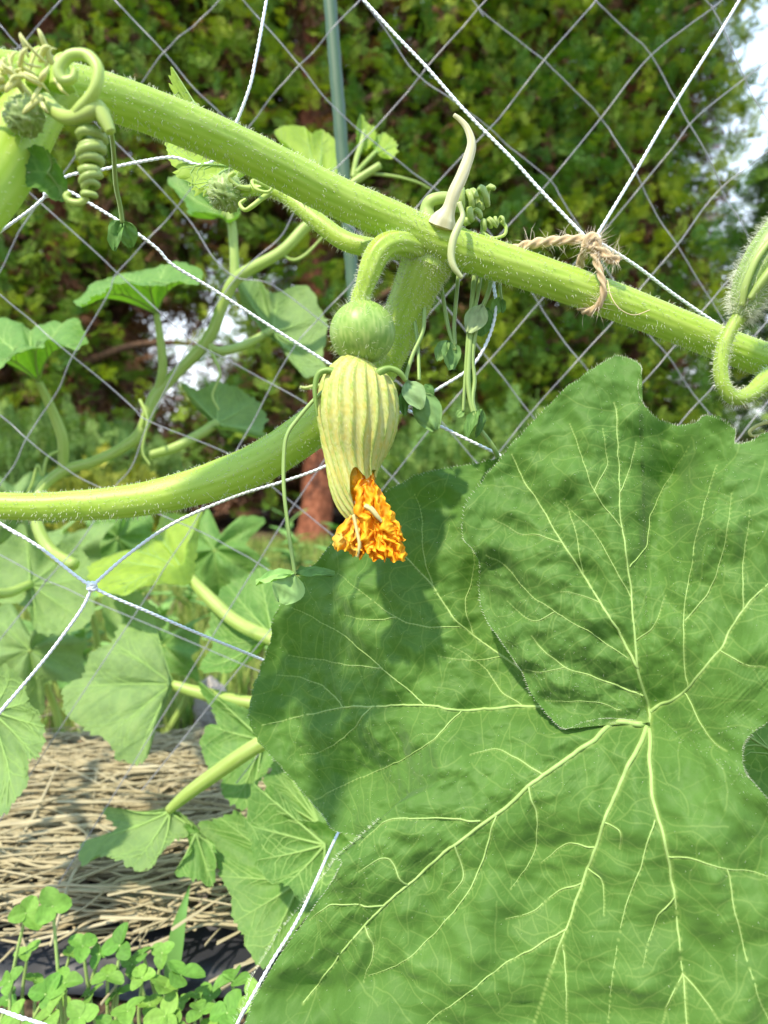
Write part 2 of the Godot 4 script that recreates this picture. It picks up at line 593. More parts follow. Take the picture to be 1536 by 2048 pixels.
func old_cluster() -> void:
	# withered flower tuft and curled tendrils at the node close to the camera
	var at := Vector3(-0.07894, 0.37754, -0.1811)
	var dry_a := Color(0.56, 0.62, 0.17)
	var dry_b := Color(0.78, 0.80, 0.40)
	var clump := Shape.new()
	for k in 36:
		var q := at + Vector3(rng.randf_range(-0.0085, 0.006), rng.randf_range(-0.0055, 0.0055), rng.randf_range(-0.003, 0.004))
		var d := Vector3(rng.randf_range(-1.0, 0.9), rng.randf_range(-0.7, 0.9), rng.randf_range(-0.1, 0.5)).normalized() * rng.randf_range(0.003, 0.007)
		var e := q + d * 0.6 + Vector3(0, rng.randf_range(-0.001, 0.001), 0.001)
		var f := q + d
		var r := rng.randf_range(0.0003, 0.0009)
		tube(clump, [Vector4(q.x, q.y, q.z, r), Vector4(e.x, e.y, e.z, r * 0.9), Vector4(f.x, f.y, f.z, r * 0.3)], 8, 4, dry_a, dry_b, 3, 0.1, 0.1)
	build(clump, "withered_flower", M.petal, vine)
	bud_ball(Vector3(-0.08097, 0.3705, -0.18136), 0.0040, vine, 60)
	for spot in [Vector3(-0.08109, 0.38731, -0.19017), Vector3(-0.07582, 0.3858, -0.19001)]:
		var s := Shape.new()
		var base: Vector3 = spot + Vector3(0, -0.006, 0)
		tube(s, [Vector4(base.x, base.y, base.z, 0.0030), Vector4(spot.x, spot.y, spot.z, 0.0018), Vector4(spot.x + 0.0005, spot.y + 0.0022, spot.z, 0.0003)], 12, 6, VINE_A, VINE_B, 5, 0.08, 0.05)
		build(s, "bract", M.vine, vine)
	tendril(vine, [Vector4(-0.07643, 0.37365, -0.18471, 0.00172), Vector4(-0.07022, 0.36976, -0.18028, 0.00145), Vector4(-0.06585, 0.37031, -0.17631, 0.00142), Vector4(-0.06237, 0.37322, -0.17461, 0.00129), Vector4(-0.06172, 0.37752, -0.17506, 0.00129), Vector4(-0.06438, 0.38101, -0.17643, 0.00130), Vector4(-0.06818, 0.38101, -0.17643, 0.00130), Vector4(-0.07056, 0.37820, -0.17614, 0.00130), Vector4(-0.06980, 0.37583, -0.17589, 0.00109), Vector4(-0.06763, 0.37604, -0.17591, 0.00098), Vector4(-0.06709, 0.37798, -0.17612, 0.00076)])
	tendril(vine, [Vector4(-0.07713, 0.37493, -0.18384, 0.00171), Vector4(-0.07245, 0.37031, -0.18034, 0.00157), Vector4(-0.06829, 0.36894, -0.17818, 0.00155), Vector4(-0.06422, 0.36922, -0.17620, 0.00175), Vector4(-0.06258, 0.37031, -0.17631, 0.00175), Vector4(-0.06094, 0.36759, -0.17603, 0.00153), Vector4(-0.05963, 0.36488, -0.17574, 0.00109)])
	coil(vine, Vector3(-0.06552, 0.36675, -0.17996), Vector3(-0.06574, 0.35196, -0.17841), 0.0024, 0.0013, 8.0, 0.00135, 0.5)
	coil(vine, Vector3(-0.06332, 0.37114, -0.17841), Vector3(-0.06111, 0.36642, -0.17792), 0.0012, 0.0010, 3.0, 0.0011, 0.0)
	tendril(vine, [Vector4(-0.06630, 0.35196, -0.17841, 0.00089), Vector4(-0.06798, 0.35085, -0.17829, 0.00078), Vector4(-0.07022, 0.35119, -0.17833, 0.00067), Vector4(-0.07111, 0.35230, -0.17844, 0.00067), Vector4(-0.07022, 0.35308, -0.17853, 0.00056)])
	# a wilted green scrap hangs below the node
	blade("leaf_scrap", vine, Vector3(-0.07787, 0.35953, -0.18524), [Vector3(-0.0825, 0.36471, -0.18578), Vector3(-0.07871, 0.36489, -0.18379), Vector3(-0.07599, 0.36305, -0.18259), Vector3(-0.07437, 0.36057, -0.18334), Vector3(-0.07324, 0.35665, -0.18494), Vector3(-0.07489, 0.3538, -0.18665), Vector3(-0.07715, 0.35373, -0.18563), Vector3(-0.07961, 0.3555, -0.18481), Vector3(-0.08204, 0.35634, -0.1839), Vector3(-0.08238, 0.36034, -0.18432)], [2, 5], M.leaf, 0.5, 0.4, 77, 0.0002, 0.0004)


func tendrils_at_node() -> void:
	# pale dried hook
	var s := Shape.new()
	tube(s, [Vector4(0.01832, 0.36446, -0.25111, 0.00442), Vector4(0.01903, 0.36654, -0.25033, 0.00362), Vector4(0.02021, 0.36923, -0.24960, 0.00219), Vector4(0.02184, 0.37406, -0.24911, 0.00195), Vector4(0.02434, 0.37949, -0.24968, 0.00187), Vector4(0.02637, 0.38492, -0.25025, 0.00164), Vector4(0.02730, 0.38942, -0.25072, 0.00133), Vector4(0.02605, 0.39376, -0.25118, 0.00101), Vector4(0.02387, 0.39656, -0.25147, 0.00078), Vector4(0.02184, 0.39811, -0.25163, 0.00062)], 18, 10, Color(0.56, 0.55, 0.30), Color(0.78, 0.78, 0.58), 7, 0.05, 0.12)
	build(s, "dried_hook", M.petal, vine)
	tendril(vine, [Vector4(0.02321, 0.37037, -0.24671, 0.00077), Vector4(0.02429, 0.36652, -0.24630, 0.00077), Vector4(0.02311, 0.36317, -0.24495, 0.00108), Vector4(0.02122, 0.35845, -0.24395, 0.00123), Vector4(0.02060, 0.35356, -0.24343, 0.00115), Vector4(0.02152, 0.35005, -0.24306, 0.00100), Vector4(0.02403, 0.34693, -0.24324, 0.00062)], Color(0.5, 0.56, 0.25), Color(0.66, 0.70, 0.40))
	tendril(vine, [Vector4(0.01474, 0.36717, -0.26045, 0.00295), Vector4(0.01409, 0.37206, -0.26096, 0.00229), Vector4(0.01534, 0.37470, -0.26023, 0.00196), Vector4(0.01909, 0.37567, -0.26034, 0.00196), Vector4(0.02235, 0.37534, -0.26030, 0.00179)], Color(0.40, 0.52, 0.14), Color(0.5, 0.62, 0.22))
	coil(vine, Vector3(0.02345, 0.37455, -0.25971), Vector3(0.02996, 0.37487, -0.25975), 0.0030, 0.0024, 2.6, 0.0018, 1.2)
	coil(vine, Vector3(0.03051, 0.37534, -0.2603), Vector3(0.03541, 0.37697, -0.26047), 0.0024, 0.0028, 1.7, 0.0016, 0.0)
	coil(vine, Vector3(0.02622, 0.36927, -0.25765), Vector3(0.03075, 0.36991, -0.25772), 0.0016, 0.0014, 2.0, 0.0015, 0.0)
	coil(vine, Vector3(0.0314, 0.36605, -0.25731), Vector3(0.0382, 0.36798, -0.25752), 0.0014, 0.0011, 5.0, 0.0009, 0.0)
	tendril(vine, [Vector4(0.03804, 0.36766, -0.25748, 0.00065), Vector4(0.03949, 0.36557, -0.25726, 0.00057), Vector4(0.03885, 0.36315, -0.25701, 0.00052), Vector4(0.03512, 0.36219, -0.25691, 0.00049), Vector4(0.03189, 0.36380, -0.25708, 0.00049), Vector4(0.03283, 0.36017, -0.25770, 0.00049)])


# ---------------------------------------------------------------- the large leaf

var bumps := [[10.14, 70.62, 5.89, 22.44, -0.209, -19.00], [25.60, 66.24, 7.33, 25.32, -0.140, 7.00], [28.67, 27.11, 15.18, 32.88, 0.000, 7.00], [15.62, -50.70, 20.73, 31.71, 0.000, 9.00], [-0.88, 0.94, 10.12, 10.12, 0.000, -10.00], [-74.45, -38.75, 9.67, 27.39, -0.663, 4.00], [-100.50, -66.48, 7.61, 25.38, -0.663, 5.00], [-103.46, -81.39, 21.91, 3.71, 0.209, -4.50], [-99.89, -89.74, 24.88, 5.80, 0.087, 4.00], [-43.45, 53.12, 6.43, 3.21, -0.436, 4.00], [-49.48, 36.63, 7.72, 17.69, 0.209, -5.00], [-37.56, 13.46, 13.69, 6.09, -0.611, -6.00], [-24.59, 2.63, 11.60, 3.48, -0.087, -4.00], [-24.14, 46.57, 9.07, 22.68, 0.611, 3.00], [-109.24, -7.47, 9.99, 4.72, 0.349, 3.50], [-101.71, -19.65, 10.58, 4.58, 0.436, -3.00], [-92.77, -31.24, 10.23, 4.43, 0.524, 3.00], [-117.56, 16.79, 11.37, 11.37, 0.000, -2.00], [-127.42, 1.83, 14.39, 36.46, 0.000, -9.00], [-110.86, 42.08, 17.14, 11.42, 0.611, -4.00], [-88.50, 31.29, 26.69, 10.68, -0.698, 2.50], [-66.13, 13.46, 26.37, 6.59, -0.262, -2.00], [-7.53, 105.01, 6.13, 10.73, 0.524, 2.50], [20.47, 86.78, 5.54, 5.54, 0.000, 3.00], [28.37, 82.77, 3.50, 4.85, 0.000, -4.00], [-24.45, 75.30, 17.14, 6.23, -0.785, 2.00], [-13.86, 43.02, 5.85, 21.94, 0.524, -2.50], [-26.40, -37.99, 8.43, 30.90, -0.489, -3.00], [-9.81, -34.16, 5.36, 34.86, -0.209, 2.50], [-44.35, -63.17, 23.17, 7.24, -0.698, 3.00]]
var fold := [Vector2(-53.71, -16.85), Vector2(-66.37, -21.03), Vector2(-75.28, -25.12), Vector2(-83.49, -32.15), Vector2(-92.60, -40.77), Vector2(-100.93, -49.69), Vector2(-114.29, -66.50), Vector2(-124.19, -82.55), Vector2(-128.74, -97.82)]


var sunk := PackedFloat32Array()
var sunk_under := PackedFloat32Array()


func press(field: PackedFloat32Array, p: Vector2, r: float, most: float) -> void:
	var cx := p.x + 150.0
	var cy := p.y + 130.0
	for y in range(maxi(int(cy - r), 0), mini(int(cy + r) + 2, 260)):
		for x in range(maxi(int(cx - r), 0), mini(int(cx + r) + 2, 260)):
			var d := Vector2(x - cx, y - cy).length() / r
			var v := most * (1.0 - smoothstep(0.0, 1.0, d))
			if v > field[y * 260 + x]:
				field[y * 260 + x] = v


func leaf_height(p: Vector2, turn: float) -> float:
	# millimetres towards the leaf's upper face; turn tells the overlapped lobe (below -140 degrees) from the lobe above it
	var h := 0.0
	for b in bumps:
		var d := p - Vector2(b[0], b[1])
		if absf(d.x) > 3.2 * maxf(b[2], b[3]) or absf(d.y) > 3.2 * maxf(b[2], b[3]):
			continue
		d = d.rotated(-float(b[4]))
		h += float(b[5]) * exp(-0.5 * (d.x * d.x / (b[2] * b[2]) + d.y * d.y / (b[3] * b[3])))
	h += 5.0 * wob.get_noise_2d(p.x * 0.020 + 3.0, p.y * 0.020) + 1.6 * wob.get_noise_2d(p.x * 0.045, p.y * 0.045) + 0.5 * wob.get_noise_2d(p.x * 0.16 + 50.0, p.y * 0.16)
	var s := int(clampf(p.y + 130.0, 0.0, 258.0)) * 260 + int(clampf(p.x + 150.0, 0.0, 258.0))
	if sunk.size() > 0:
		# the skin sinks along the veins and swells between them
		var fx := p.x + 150.0 - floorf(p.x + 150.0)
		var fy := p.y + 130.0 - floorf(p.y + 130.0)
		var lower := smoothstep(-158.0, -172.0, turn)
		if lower < 1.0:
			h -= (1.0 - lower) * lerpf(lerpf(sunk[s], sunk[s + 1], fx), lerpf(sunk[s + 260], sunk[s + 261], fx), fy)
		if lower > 0.0:
			h -= lower * lerpf(lerpf(sunk_under[s], sunk_under[s + 1], fx), lerpf(sunk_under[s + 260], sunk_under[s + 261], fx), fy)
	var r := p.length()
	if turn < -140.0:
		h -= 13.0 * smoothstep(-140.0, -190.0, turn) * minf(1.0, r / 55.0)
	if p.x < 0.0 and turn < -100.0:
		var best := 1e9
		var side := 0.0
		var at := 0.0
		for i in fold.size() - 1:
			var a: Vector2 = fold[i]
			var b2: Vector2 = fold[i + 1]
			var ab := b2 - a
			var t := clampf((p - a).dot(ab) / ab.length_squared(), 0.0, 1.0)
			var off := p - (a + ab * t)
			if off.length() < best:
				best = off.length()
				side = signf(ab.cross(p - a))
				at = (i + t) / (fold.size() - 1)
		# beyond the crease the skin drops behind the swelling
		var drop := 13.0 * smoothstep(0.06, 0.6, at)
		var near := -best * side
		h -= drop * smoothstep(-0.4, 1.4, near)
		var away: Vector2 = (p - [Vector2(-98.65, -37.53)][0]) / Vector2(30.0, 27.0)
		h -= 13.0 * exp(-0.5 * away.length_squared()) * smoothstep(0.0, 0.3, at) * smoothstep(-0.4, 1.4, near)
		h += 4.5 * smoothstep(0.06, 0.4, at) * smoothstep(-14.0, -2.0, near) * (1.0 - smoothstep(-0.4, 1.4, near))
	return h


func leaf_place(p: Vector2, turn: float, lift: float = 0.0) -> Vector3:
	var h := (leaf_height(p, turn) + lift) * 0.001
	return Vector3(0.07504, 0.21752, -0.21074) + Vector3(0.93958, 0.10559, 0.32565) * (p.x * 0.001) + Vector3(0.0052, 0.94673, -0.32198) * (p.y * 0.001) + Vector3(-0.3423, 0.30422, 0.88898) * h


func large_leaf() -> void:
	var edge := [Vector2(-1.85, 0.22), Vector2(-8.19, 0.79), Vector2(-13.18, 0.86), Vector2(-18.30, -0.21), Vector2(-23.68, -2.01), Vector2(-28.50, 1.36), Vector2(-34.10, 8.27), Vector2(-36.52, 14.33), Vector2(-38.99, 18.48), Vector2(-42.76, 24.39), Vector2(-47.96, 31.56), Vector2(-50.23, 40.39), Vector2(-48.65, 48.21), Vector2(-50.19, 53.18), Vector2(-52.96, 57.14), Vector2(-51.65, 66.08), Vector2(-46.83, 76.31), Vector2(-41.68, 81.31), Vector2(-34.07, 89.61), Vector2(-25.95, 96.12), Vector2(-16.83, 103.39), Vector2(-10.24, 107.84), Vector2(-5.50, 111.69), Vector2(-0.92, 112.92), Vector2(3.69, 110.09), Vector2(5.24, 106.67), Vector2(3.76, 102.08), Vector2(4.29, 97.05), Vector2(7.97, 92.10), Vector2(13.05, 90.96), Vector2(19.28, 88.51), Vector2(21.74, 89.17), Vector2(25.74, 86.37), Vector2(29.52, 83.33), Vector2(29.33, 79.28), Vector2(33.00, 79.43), Vector2(41.32, 82.14), Vector2(52.25, 75.48), Vector2(55.72, 52.20), Vector2(50.19, 26.45), Vector2(34.53, 5.66), Vector2(25.45, -1.88), Vector2(23.23, -5.37), Vector2(23.18, -11.01), Vector2(25.47, -14.37), Vector2(31.68, -22.87), Vector2(44.71, -41.19), Vector2(48.79, -63.33), Vector2(34.65, -84.18), Vector2(5.70, -97.79), Vector2(-45.62, -107.87), Vector2(-89.78, -110.40), Vector2(-119.25, -108.48)]
	edge += [Vector2(-120.95, -94.78), Vector2(-120.86, -85.56), Vector2(-116.12, -77.75), Vector2(-108.16, -66.18), Vector2(-101.69, -57.19), Vector2(-95.65, -49.71), Vector2(-91.57, -44.80)]
	edge += [Vector2(-91.59, -40.83), Vector2(-110.03, -40.23), Vector2(-114.98, -36.11), Vector2(-120.79, -33.15), Vector2(-125.68, -28.75), Vector2(-131.91, -21.87), Vector2(-137.66, -15.65), Vector2(-142.88, -9.31), Vector2(-145.76, -1.05), Vector2(-145.04, 8.27), Vector2(-142.89, 16.74), Vector2(-137.91, 26.12), Vector2(-132.40, 37.18), Vector2(-123.99, 48.00), Vector2(-112.55, 56.52), Vector2(-98.58, 66.94), Vector2(-83.73, 77.60), Vector2(-73.36, 81.67), Vector2(-64.13, 83.76), Vector2(-55.03, 85.93), Vector2(-45.22, 86.62), Vector2(-37.33, 88.37), Vector2(-27.43, 81.99), Vector2(-18.37, 67.63), Vector2(-13.14, 49.47), Vector2(-10.84, 28.48), Vector2(-6.23, 9.20)]
	# each main vein with its branches: [upper lobe?, widths, path, branches ...]
	var over := 0.0
	var under := -1.0
	var set_of := [
		[over, [Vector2(-0.21, -0.30), Vector2(0.09, 3.96), Vector2(-2.00, 16.35), Vector2(-2.34, 35.68), Vector2(-3.15, 50.24), Vector2(-3.88, 60.83), Vector2(-3.68, 75.64), Vector2(-3.20, 87.74), Vector2(-3.60, 97.13)], [Vector2(-2.34, 45.27), Vector2(2.69, 52.25), Vector2(4.62, 62.68), Vector2(10.35, 74.57), Vector2(16.91, 82.35)], [Vector2(-3.59, 56.58), Vector2(-10.94, 68.20), Vector2(-14.80, 82.45), Vector2(-17.49, 91.07)], [Vector2(-2.34, 35.68), Vector2(-7.22, 45.88), Vector2(-12.35, 56.67), Vector2(-21.56, 66.64)], [Vector2(-3.72, 68.12), Vector2(-0.02, 76.97), Vector2(1.67, 84.73)], [Vector2(-2.21, 23.52), Vector2(3.64, 27.69), Vector2(6.99, 36.40)], [Vector2(-10.94, 68.20), Vector2(-6.83, 76.87), Vector2(-7.66, 88.22)]],
		[over, [Vector2(-2.06, 15.64), Vector2(-6.31, 25.01), Vector2(-16.03, 43.39), Vector2(-21.66, 53.21), Vector2(-28.11, 66.09), Vector2(-33.54, 75.26), Vector2(-36.64, 83.55)], [Vector2(-4.91, 18.51), Vector2(-14.67, 25.76), Vector2(-24.99, 32.35), Vector2(-33.50, 39.12), Vector2(-40.52, 47.69), Vector2(-45.85, 50.78)], [Vector2(-16.03, 43.39), Vector2(-17.58, 57.08), Vector2(-20.02, 66.49)], [Vector2(-21.66, 53.21), Vector2(-28.10, 55.91), Vector2(-35.74, 57.91), Vector2(-43.03, 62.69)], [Vector2(-11.41, 34.65), Vector2(-16.28, 36.94), Vector2(-22.71, 38.56)], [Vector2(-24.99, 32.35), Vector2(-32.44, 29.96), Vector2(-40.39, 36.57)]],
		[over, [Vector2(-1.32, 7.52), Vector2(-7.43, 9.92), Vector2(-14.18, 12.76), Vector2(-22.94, 15.82), Vector2(-29.14, 20.91), Vector2(-32.75, 25.47)], [Vector2(-8.02, 3.39), Vector2(-14.92, 5.52), Vector2(-22.26, 5.86), Vector2(-29.94, 6.06)], [Vector2(-22.94, 15.82), Vector2(-30.70, 14.28), Vector2(-35.62, 15.09)]],
		[over, [Vector2(0.42, 2.83), Vector2(3.34, 4.75), Vector2(10.07, 8.78), Vector2(19.70, 19.87), Vector2(26.76, 30.76), Vector2(33.38, 37.20), Vector2(42.27, 44.10)], [Vector2(11.20, 10.02), Vector2(10.90, 20.27), Vector2(11.75, 31.66), Vector2(15.88, 49.18), Vector2(20.12, 63.05), Vector2(23.85, 73.59)], [Vector2(10.31, 8.50), Vector2(13.25, 1.54), Vector2(16.27, -3.81), Vector2(19.08, -6.20)], [Vector2(19.96, 19.99), Vector2(25.77, 15.96), Vector2(30.58, 15.30)], [Vector2(11.78, 28.54), Vector2(18.74, 36.27), Vector2(23.55, 49.61), Vector2(26.69, 63.63)], [Vector2(26.76, 30.76), Vector2(28.13, 43.96), Vector2(30.70, 57.89)]],
		[over, [Vector2(-0.17, -2.09), Vector2(-0.27, -16.79), Vector2(1.05, -24.50), Vector2(2.68, -33.77), Vector2(3.65, -44.08), Vector2(4.33, -62.54), Vector2(4.37, -73.20), Vector2(4.30, -85.28)], [Vector2(2.68, -33.77), Vector2(8.74, -33.14), Vector2(16.89, -35.21), Vector2(26.34, -36.23), Vector2(33.43, -39.20)], [Vector2(16.89, -35.21), Vector2(18.66, -50.41), Vector2(22.10, -66.04), Vector2(25.62, -73.74)], [Vector2(0.13, -24.93), Vector2(-5.10, -38.78), Vector2(-10.42, -52.16), Vector2(-14.26, -69.93), Vector2(-15.94, -80.61)], [Vector2(4.31, -62.78), Vector2(9.19, -66.61), Vector2(13.40, -71.78)], [Vector2(3.65, -44.08), Vector2(-1.62, -50.70), Vector2(-5.45, -60.97)], [Vector2(4.33, -62.54), Vector2(0.10, -69.55), Vector2(-2.18, -75.98)]],
		[over, [Vector2(-0.83, -1.43), Vector2(-2.99, -6.23), Vector2(-8.08, -15.10), Vector2(-13.40, -26.75), Vector2(-18.95, -40.10), Vector2(-25.54, -56.02), Vector2(-30.49, -67.23), Vector2(-34.78, -78.88), Vector2(-39.53, -90.06)], [Vector2(-25.54, -56.02), Vector2(-34.35, -61.41), Vector2(-44.24, -67.58), Vector2(-56.38, -76.93), Vector2(-66.39, -84.71), Vector2(-75.32, -92.17)], [Vector2(-26.49, -59.82), Vector2(-25.88, -69.15), Vector2(-26.24, -78.45), Vector2(-26.91, -85.05)], [Vector2(-16.41, -33.97), Vector2(-25.05, -34.22), Vector2(-32.44, -40.17)], [Vector2(-18.95, -40.10), Vector2(-14.67, -42.68), Vector2(-15.04, -50.09)], [Vector2(-13.40, -26.75), Vector2(-9.18, -28.17), Vector2(-9.44, -33.17)], [Vector2(-20.39, -43.88), Vector2(-28.46, -47.73), Vector2(-35.73, -53.58), Vector2(-42.63, -55.13)]],
		[over, [Vector2(-1.77, -0.63), Vector2(-9.80, -0.45), Vector2(-17.75, -6.66), Vector2(-30.37, -15.31), Vector2(-43.40, -26.02), Vector2(-57.10, -36.05), Vector2(-72.02, -48.25), Vector2(-85.21, -60.40), Vector2(-97.34, -74.29), Vector2(-105.87, -84.51)], [Vector2(-49.41, -28.97), Vector2(-60.84, -28.95), Vector2(-74.05, -29.32), Vector2(-79.35, -30.92), Vector2(-86.24, -37.19)], [Vector2(-44.45, -27.05), Vector2(-48.90, -38.91), Vector2(-54.66, -50.47), Vector2(-66.32, -63.26), Vector2(-75.32, -70.53), Vector2(-84.36, -74.68)], [Vector2(-78.90, -54.45), Vector2(-93.99, -54.59), Vector2(-102.46, -59.96)], [Vector2(-30.37, -15.31), Vector2(-37.53, -11.51), Vector2(-45.49, -9.01), Vector2(-53.47, -10.78)], [Vector2(-72.02, -48.25), Vector2(-77.35, -40.78), Vector2(-84.92, -43.93)], [Vector2(-34.39, -18.53), Vector2(-32.51, -27.80), Vector2(-35.21, -38.95), Vector2(-41.17, -47.34)], [Vector2(-57.10, -36.05), Vector2(-55.27, -45.24), Vector2(-59.67, -50.84)], [Vector2(-85.21, -60.40), Vector2(-82.43, -66.76), Vector2(-86.16, -76.42)]],
		[under, [Vector2(-8.32, 0.43), Vector2(-21.63, 3.37), Vector2(-38.12, 3.87), Vector2(-57.37, 2.40), Vector2(-71.32, 3.78), Vector2(-91.84, 3.04), Vector2(-105.16, 2.41), Vector2(-122.84, -0.63), Vector2(-141.76, -4.92)], [Vector2(-71.32, 3.78), Vector2(-86.42, 16.05), Vector2(-99.51, 26.16), Vector2(-115.97, 34.13), Vector2(-125.98, 38.87)], [Vector2(-105.16, 2.41), Vector2(-113.69, 8.47), Vector2(-125.74, 12.84), Vector2(-137.17, 13.94)], [Vector2(-58.66, 2.23), Vector2(-63.53, -3.87), Vector2(-70.04, -9.05), Vector2(-83.47, -15.42), Vector2(-100.11, -21.87), Vector2(-113.38, -27.70), Vector2(-120.52, -31.12)], [Vector2(-91.84, 3.04), Vector2(-100.95, -5.21), Vector2(-114.42, -13.02), Vector2(-126.48, -15.49)], [Vector2(-86.42, 16.05), Vector2(-100.37, 17.27), Vector2(-114.97, 19.31), Vector2(-131.72, 21.45)], [Vector2(-38.12, 3.87), Vector2(-45.52, 8.93), Vector2(-52.42, 16.98), Vector2(-61.64, 23.48)]],
		[under, [Vector2(-6.79, 1.91), Vector2(-21.11, 7.61), Vector2(-35.70, 13.71), Vector2(-45.14, 19.93), Vector2(-59.11, 30.65), Vector2(-68.19, 43.75), Vector2(-76.26, 53.15), Vector2(-82.85, 62.11), Vector2(-86.63, 69.60)], [Vector2(-59.11, 29.64), Vector2(-69.58, 29.64), Vector2(-80.05, 32.86), Vector2(-92.13, 41.73), Vector2(-104.93, 50.17)], [Vector2(-68.19, 43.75), Vector2(-69.93, 54.24), Vector2(-70.39, 64.32), Vector2(-73.40, 75.83)], [Vector2(-55.45, 27.69), Vector2(-56.82, 38.59), Vector2(-52.90, 51.99), Vector2(-54.00, 63.91)], [Vector2(-80.05, 32.86), Vector2(-89.69, 32.31), Vector2(-101.81, 34.90)], [Vector2(-45.14, 19.93), Vector2(-57.00, 18.58), Vector2(-66.60, 20.20)]],
	]
	var deep := PackedFloat32Array()
	var deep_under := PackedFloat32Array()
	deep.resize(260 * 260)
	deep_under.resize(260 * 260)
	for item in set_of:
		for k in range(1, item.size()):
			for p in bend(item[k], 14):
				press(deep_under if float(item[0]) < 0.0 else deep, p, 6.5 if k == 1 else 4.5, 2.3 if k == 1 else 1.3)
	sunk = deep
	sunk_under = deep_under
	var dense := bend(edge, 9)
	var w := dense.size()
	var turn := PackedFloat32Array()
	var before := rad_to_deg(dense[0].angle())
	var sum := before if before > 0.0 else before + 360.0
	turn.append(sum)
	for j in range(1, w):
		var a := rad_to_deg(dense[j].angle())
		var d := wrapf(a - before, -180.0, 180.0)
		sum += d
		before = a
		turn.append(sum)
	var rows := []
	var count := 170
	for i in count:
		var t := pow(float(i) / (count - 1), 0.9)
		var row := []
		for j in w:
			var e: Vector2 = dense[j]
			e *= 1.0 + 0.5 * fine.get_noise_1d(j * 2.3) / maxf(e.length(), 12.0)
			row.append(leaf_place(e * t, turn[j]))
		rows.append(row)
	var s := Shape.new()
	sheet(s, rows)
	for j in range(0, s.v.size()):
		s.uv[j] = Vector2((s.v[j] - Vector3(0.07504, 0.21752, -0.21074)).dot(Vector3(0.93958, 0.10559, 0.32565)), (s.v[j] - Vector3(0.07504, 0.21752, -0.21074)).dot(Vector3(0.0052, 0.94673, -0.32198))) 
		s.uv[j] = Vector2((s.uv[j].x + 0.150) / 0.260, (0.125 - s.uv[j].y) / 0.260)
	var leaf := build(s, "leaf", plain(Color(0.1, 0.25, 0.05), 0.6), vine)
	leaf.set_meta("label", "large dark green leaf with pale branching veins and overlapping lobes")
	var starts := []
	var lobe := PackedVector2Array(edge.slice(0, 24) + [Vector2.ZERO])
	var halo := PackedFloat32Array()
	halo.resize(MAP * MAP)
	for n in set_of.size():
		var item: Array = set_of[n]
		var big: float = [0.6, 0.56, 0.42, 0.68, 0.78, 0.9, 1.0, 0.78, 0.62][n]
		var vs := Shape.new()
		for k in range(1, item.size()):
			var raw: Array = bend(item[k], 9)
			var run := []
			for e in raw.size():
				var p: Vector2 = raw[e]
				var tn := rad_to_deg(p.angle())
				if float(item[0]) < 0.0 and tn > 0.0:
					tn -= 360.0
				if float(item[0]) >= 0.0 and tn < -178.0:
					tn += 360.0
				var f := float(e) / (raw.size() - 1)
				if e > 0:
					p += Vector2(fine.get_noise_2d(p.x * 0.10, p.y * 0.10), fine.get_noise_2d(p.x * 0.10 + 70.0, p.y * 0.10)) * 0.3
				var r := big * (lerpf(0.95, 0.20, pow(f, 0.7)) if k == 1 else lerpf(0.30, 0.05, f))
				var q := leaf_place(p, tn, -0.05 * r if k == 1 else 0.12)
				run.append(Vector4(q.x, q.y, q.z, r * 0.001))
				if float(item[0]) >= 0.0 or not Geometry2D.is_point_in_polygon(p, lobe):
					stamp(halo, p, 1.1 * r + 0.28, 0.75)
					if e > 0:
						starts.append([p, (p - (raw[e - 1] as Vector2)).normalized()])
			tube(vs, run, 8, 1, Color.WHITE, Color.WHITE)
		build(vs, "vein", M.vein, leaf)
	veinlets(halo, starts, 4.2, 0.23, 0.36, 17.0)
	veinlets(halo, starts, 3.2, 0.17, 0.20, 9.0)
	leaf.material_override = leaf_skin(halo)
	# down along the rim and on the face
	var hs := Shape.new()
	for j in range(0, w, 1):
		for k in 2:
			var e: Vector2 = dense[j]
			var at := leaf_place(e * rng.randf_range(0.994, 0.999), turn[j])
			var out: Vector3 = (Vector3(0.93958, 0.10559, 0.32565) * e.x + Vector3(0.0052, 0.94673, -0.32198) * e.y).normalized() * 0.9 + Vector3(-0.3423, 0.30422, 0.88898) * rng.randf_range(-0.4, 0.8)
			hair(hs, at, out.normalized(), rng.randf_range(0.0005, 0.0011), 0.00005, Vector3(rng.randf_range(-1, 1), rng.randf_range(-1, 1), 0))
	for i in 420:
		# the swollen crease is fringed too
		var g := rng.randf_range(0.34, 0.95) * (fold.size() - 1)
		var p: Vector2 = (fold[int(g)] as Vector2).lerp(fold[int(g) + 1], g - int(g))
		var at := leaf_place(p * 0.992, rad_to_deg(p.angle()))
		hair(hs, at, (Vector3(0.93958, 0.10559, 0.32565) * -0.75 + Vector3(0.0052, 0.94673, -0.32198) * 0.6 + Vector3(-0.3423, 0.30422, 0.88898) * rng.randf_range(0.0, 0.8)).normalized(), rng.randf_range(0.0005, 0.0012), 0.000035, Vector3(rng.randf_range(-1, 1), rng.randf_range(-1, 1), 0))
	for k in 2200:
		var j := rng.randi_range(0, w - 1)
		var at := leaf_place(dense[j] * sqrt(rng.randf()), turn[j])
		hair(hs, at, (Vector3(-0.3423, 0.30422, 0.88898) + Vector3(rng.randf_range(-0.5, 0.5), rng.randf_range(-0.5, 0.5), 0)).normalized(), rng.randf_range(0.0004, 0.0008), 0.00004, Vector3(rng.randf_range(-1, 1), rng.randf_range(-1, 1), 0))
	stuff(build(hs, "hair", M.hair, leaf))


const MAP := 1280


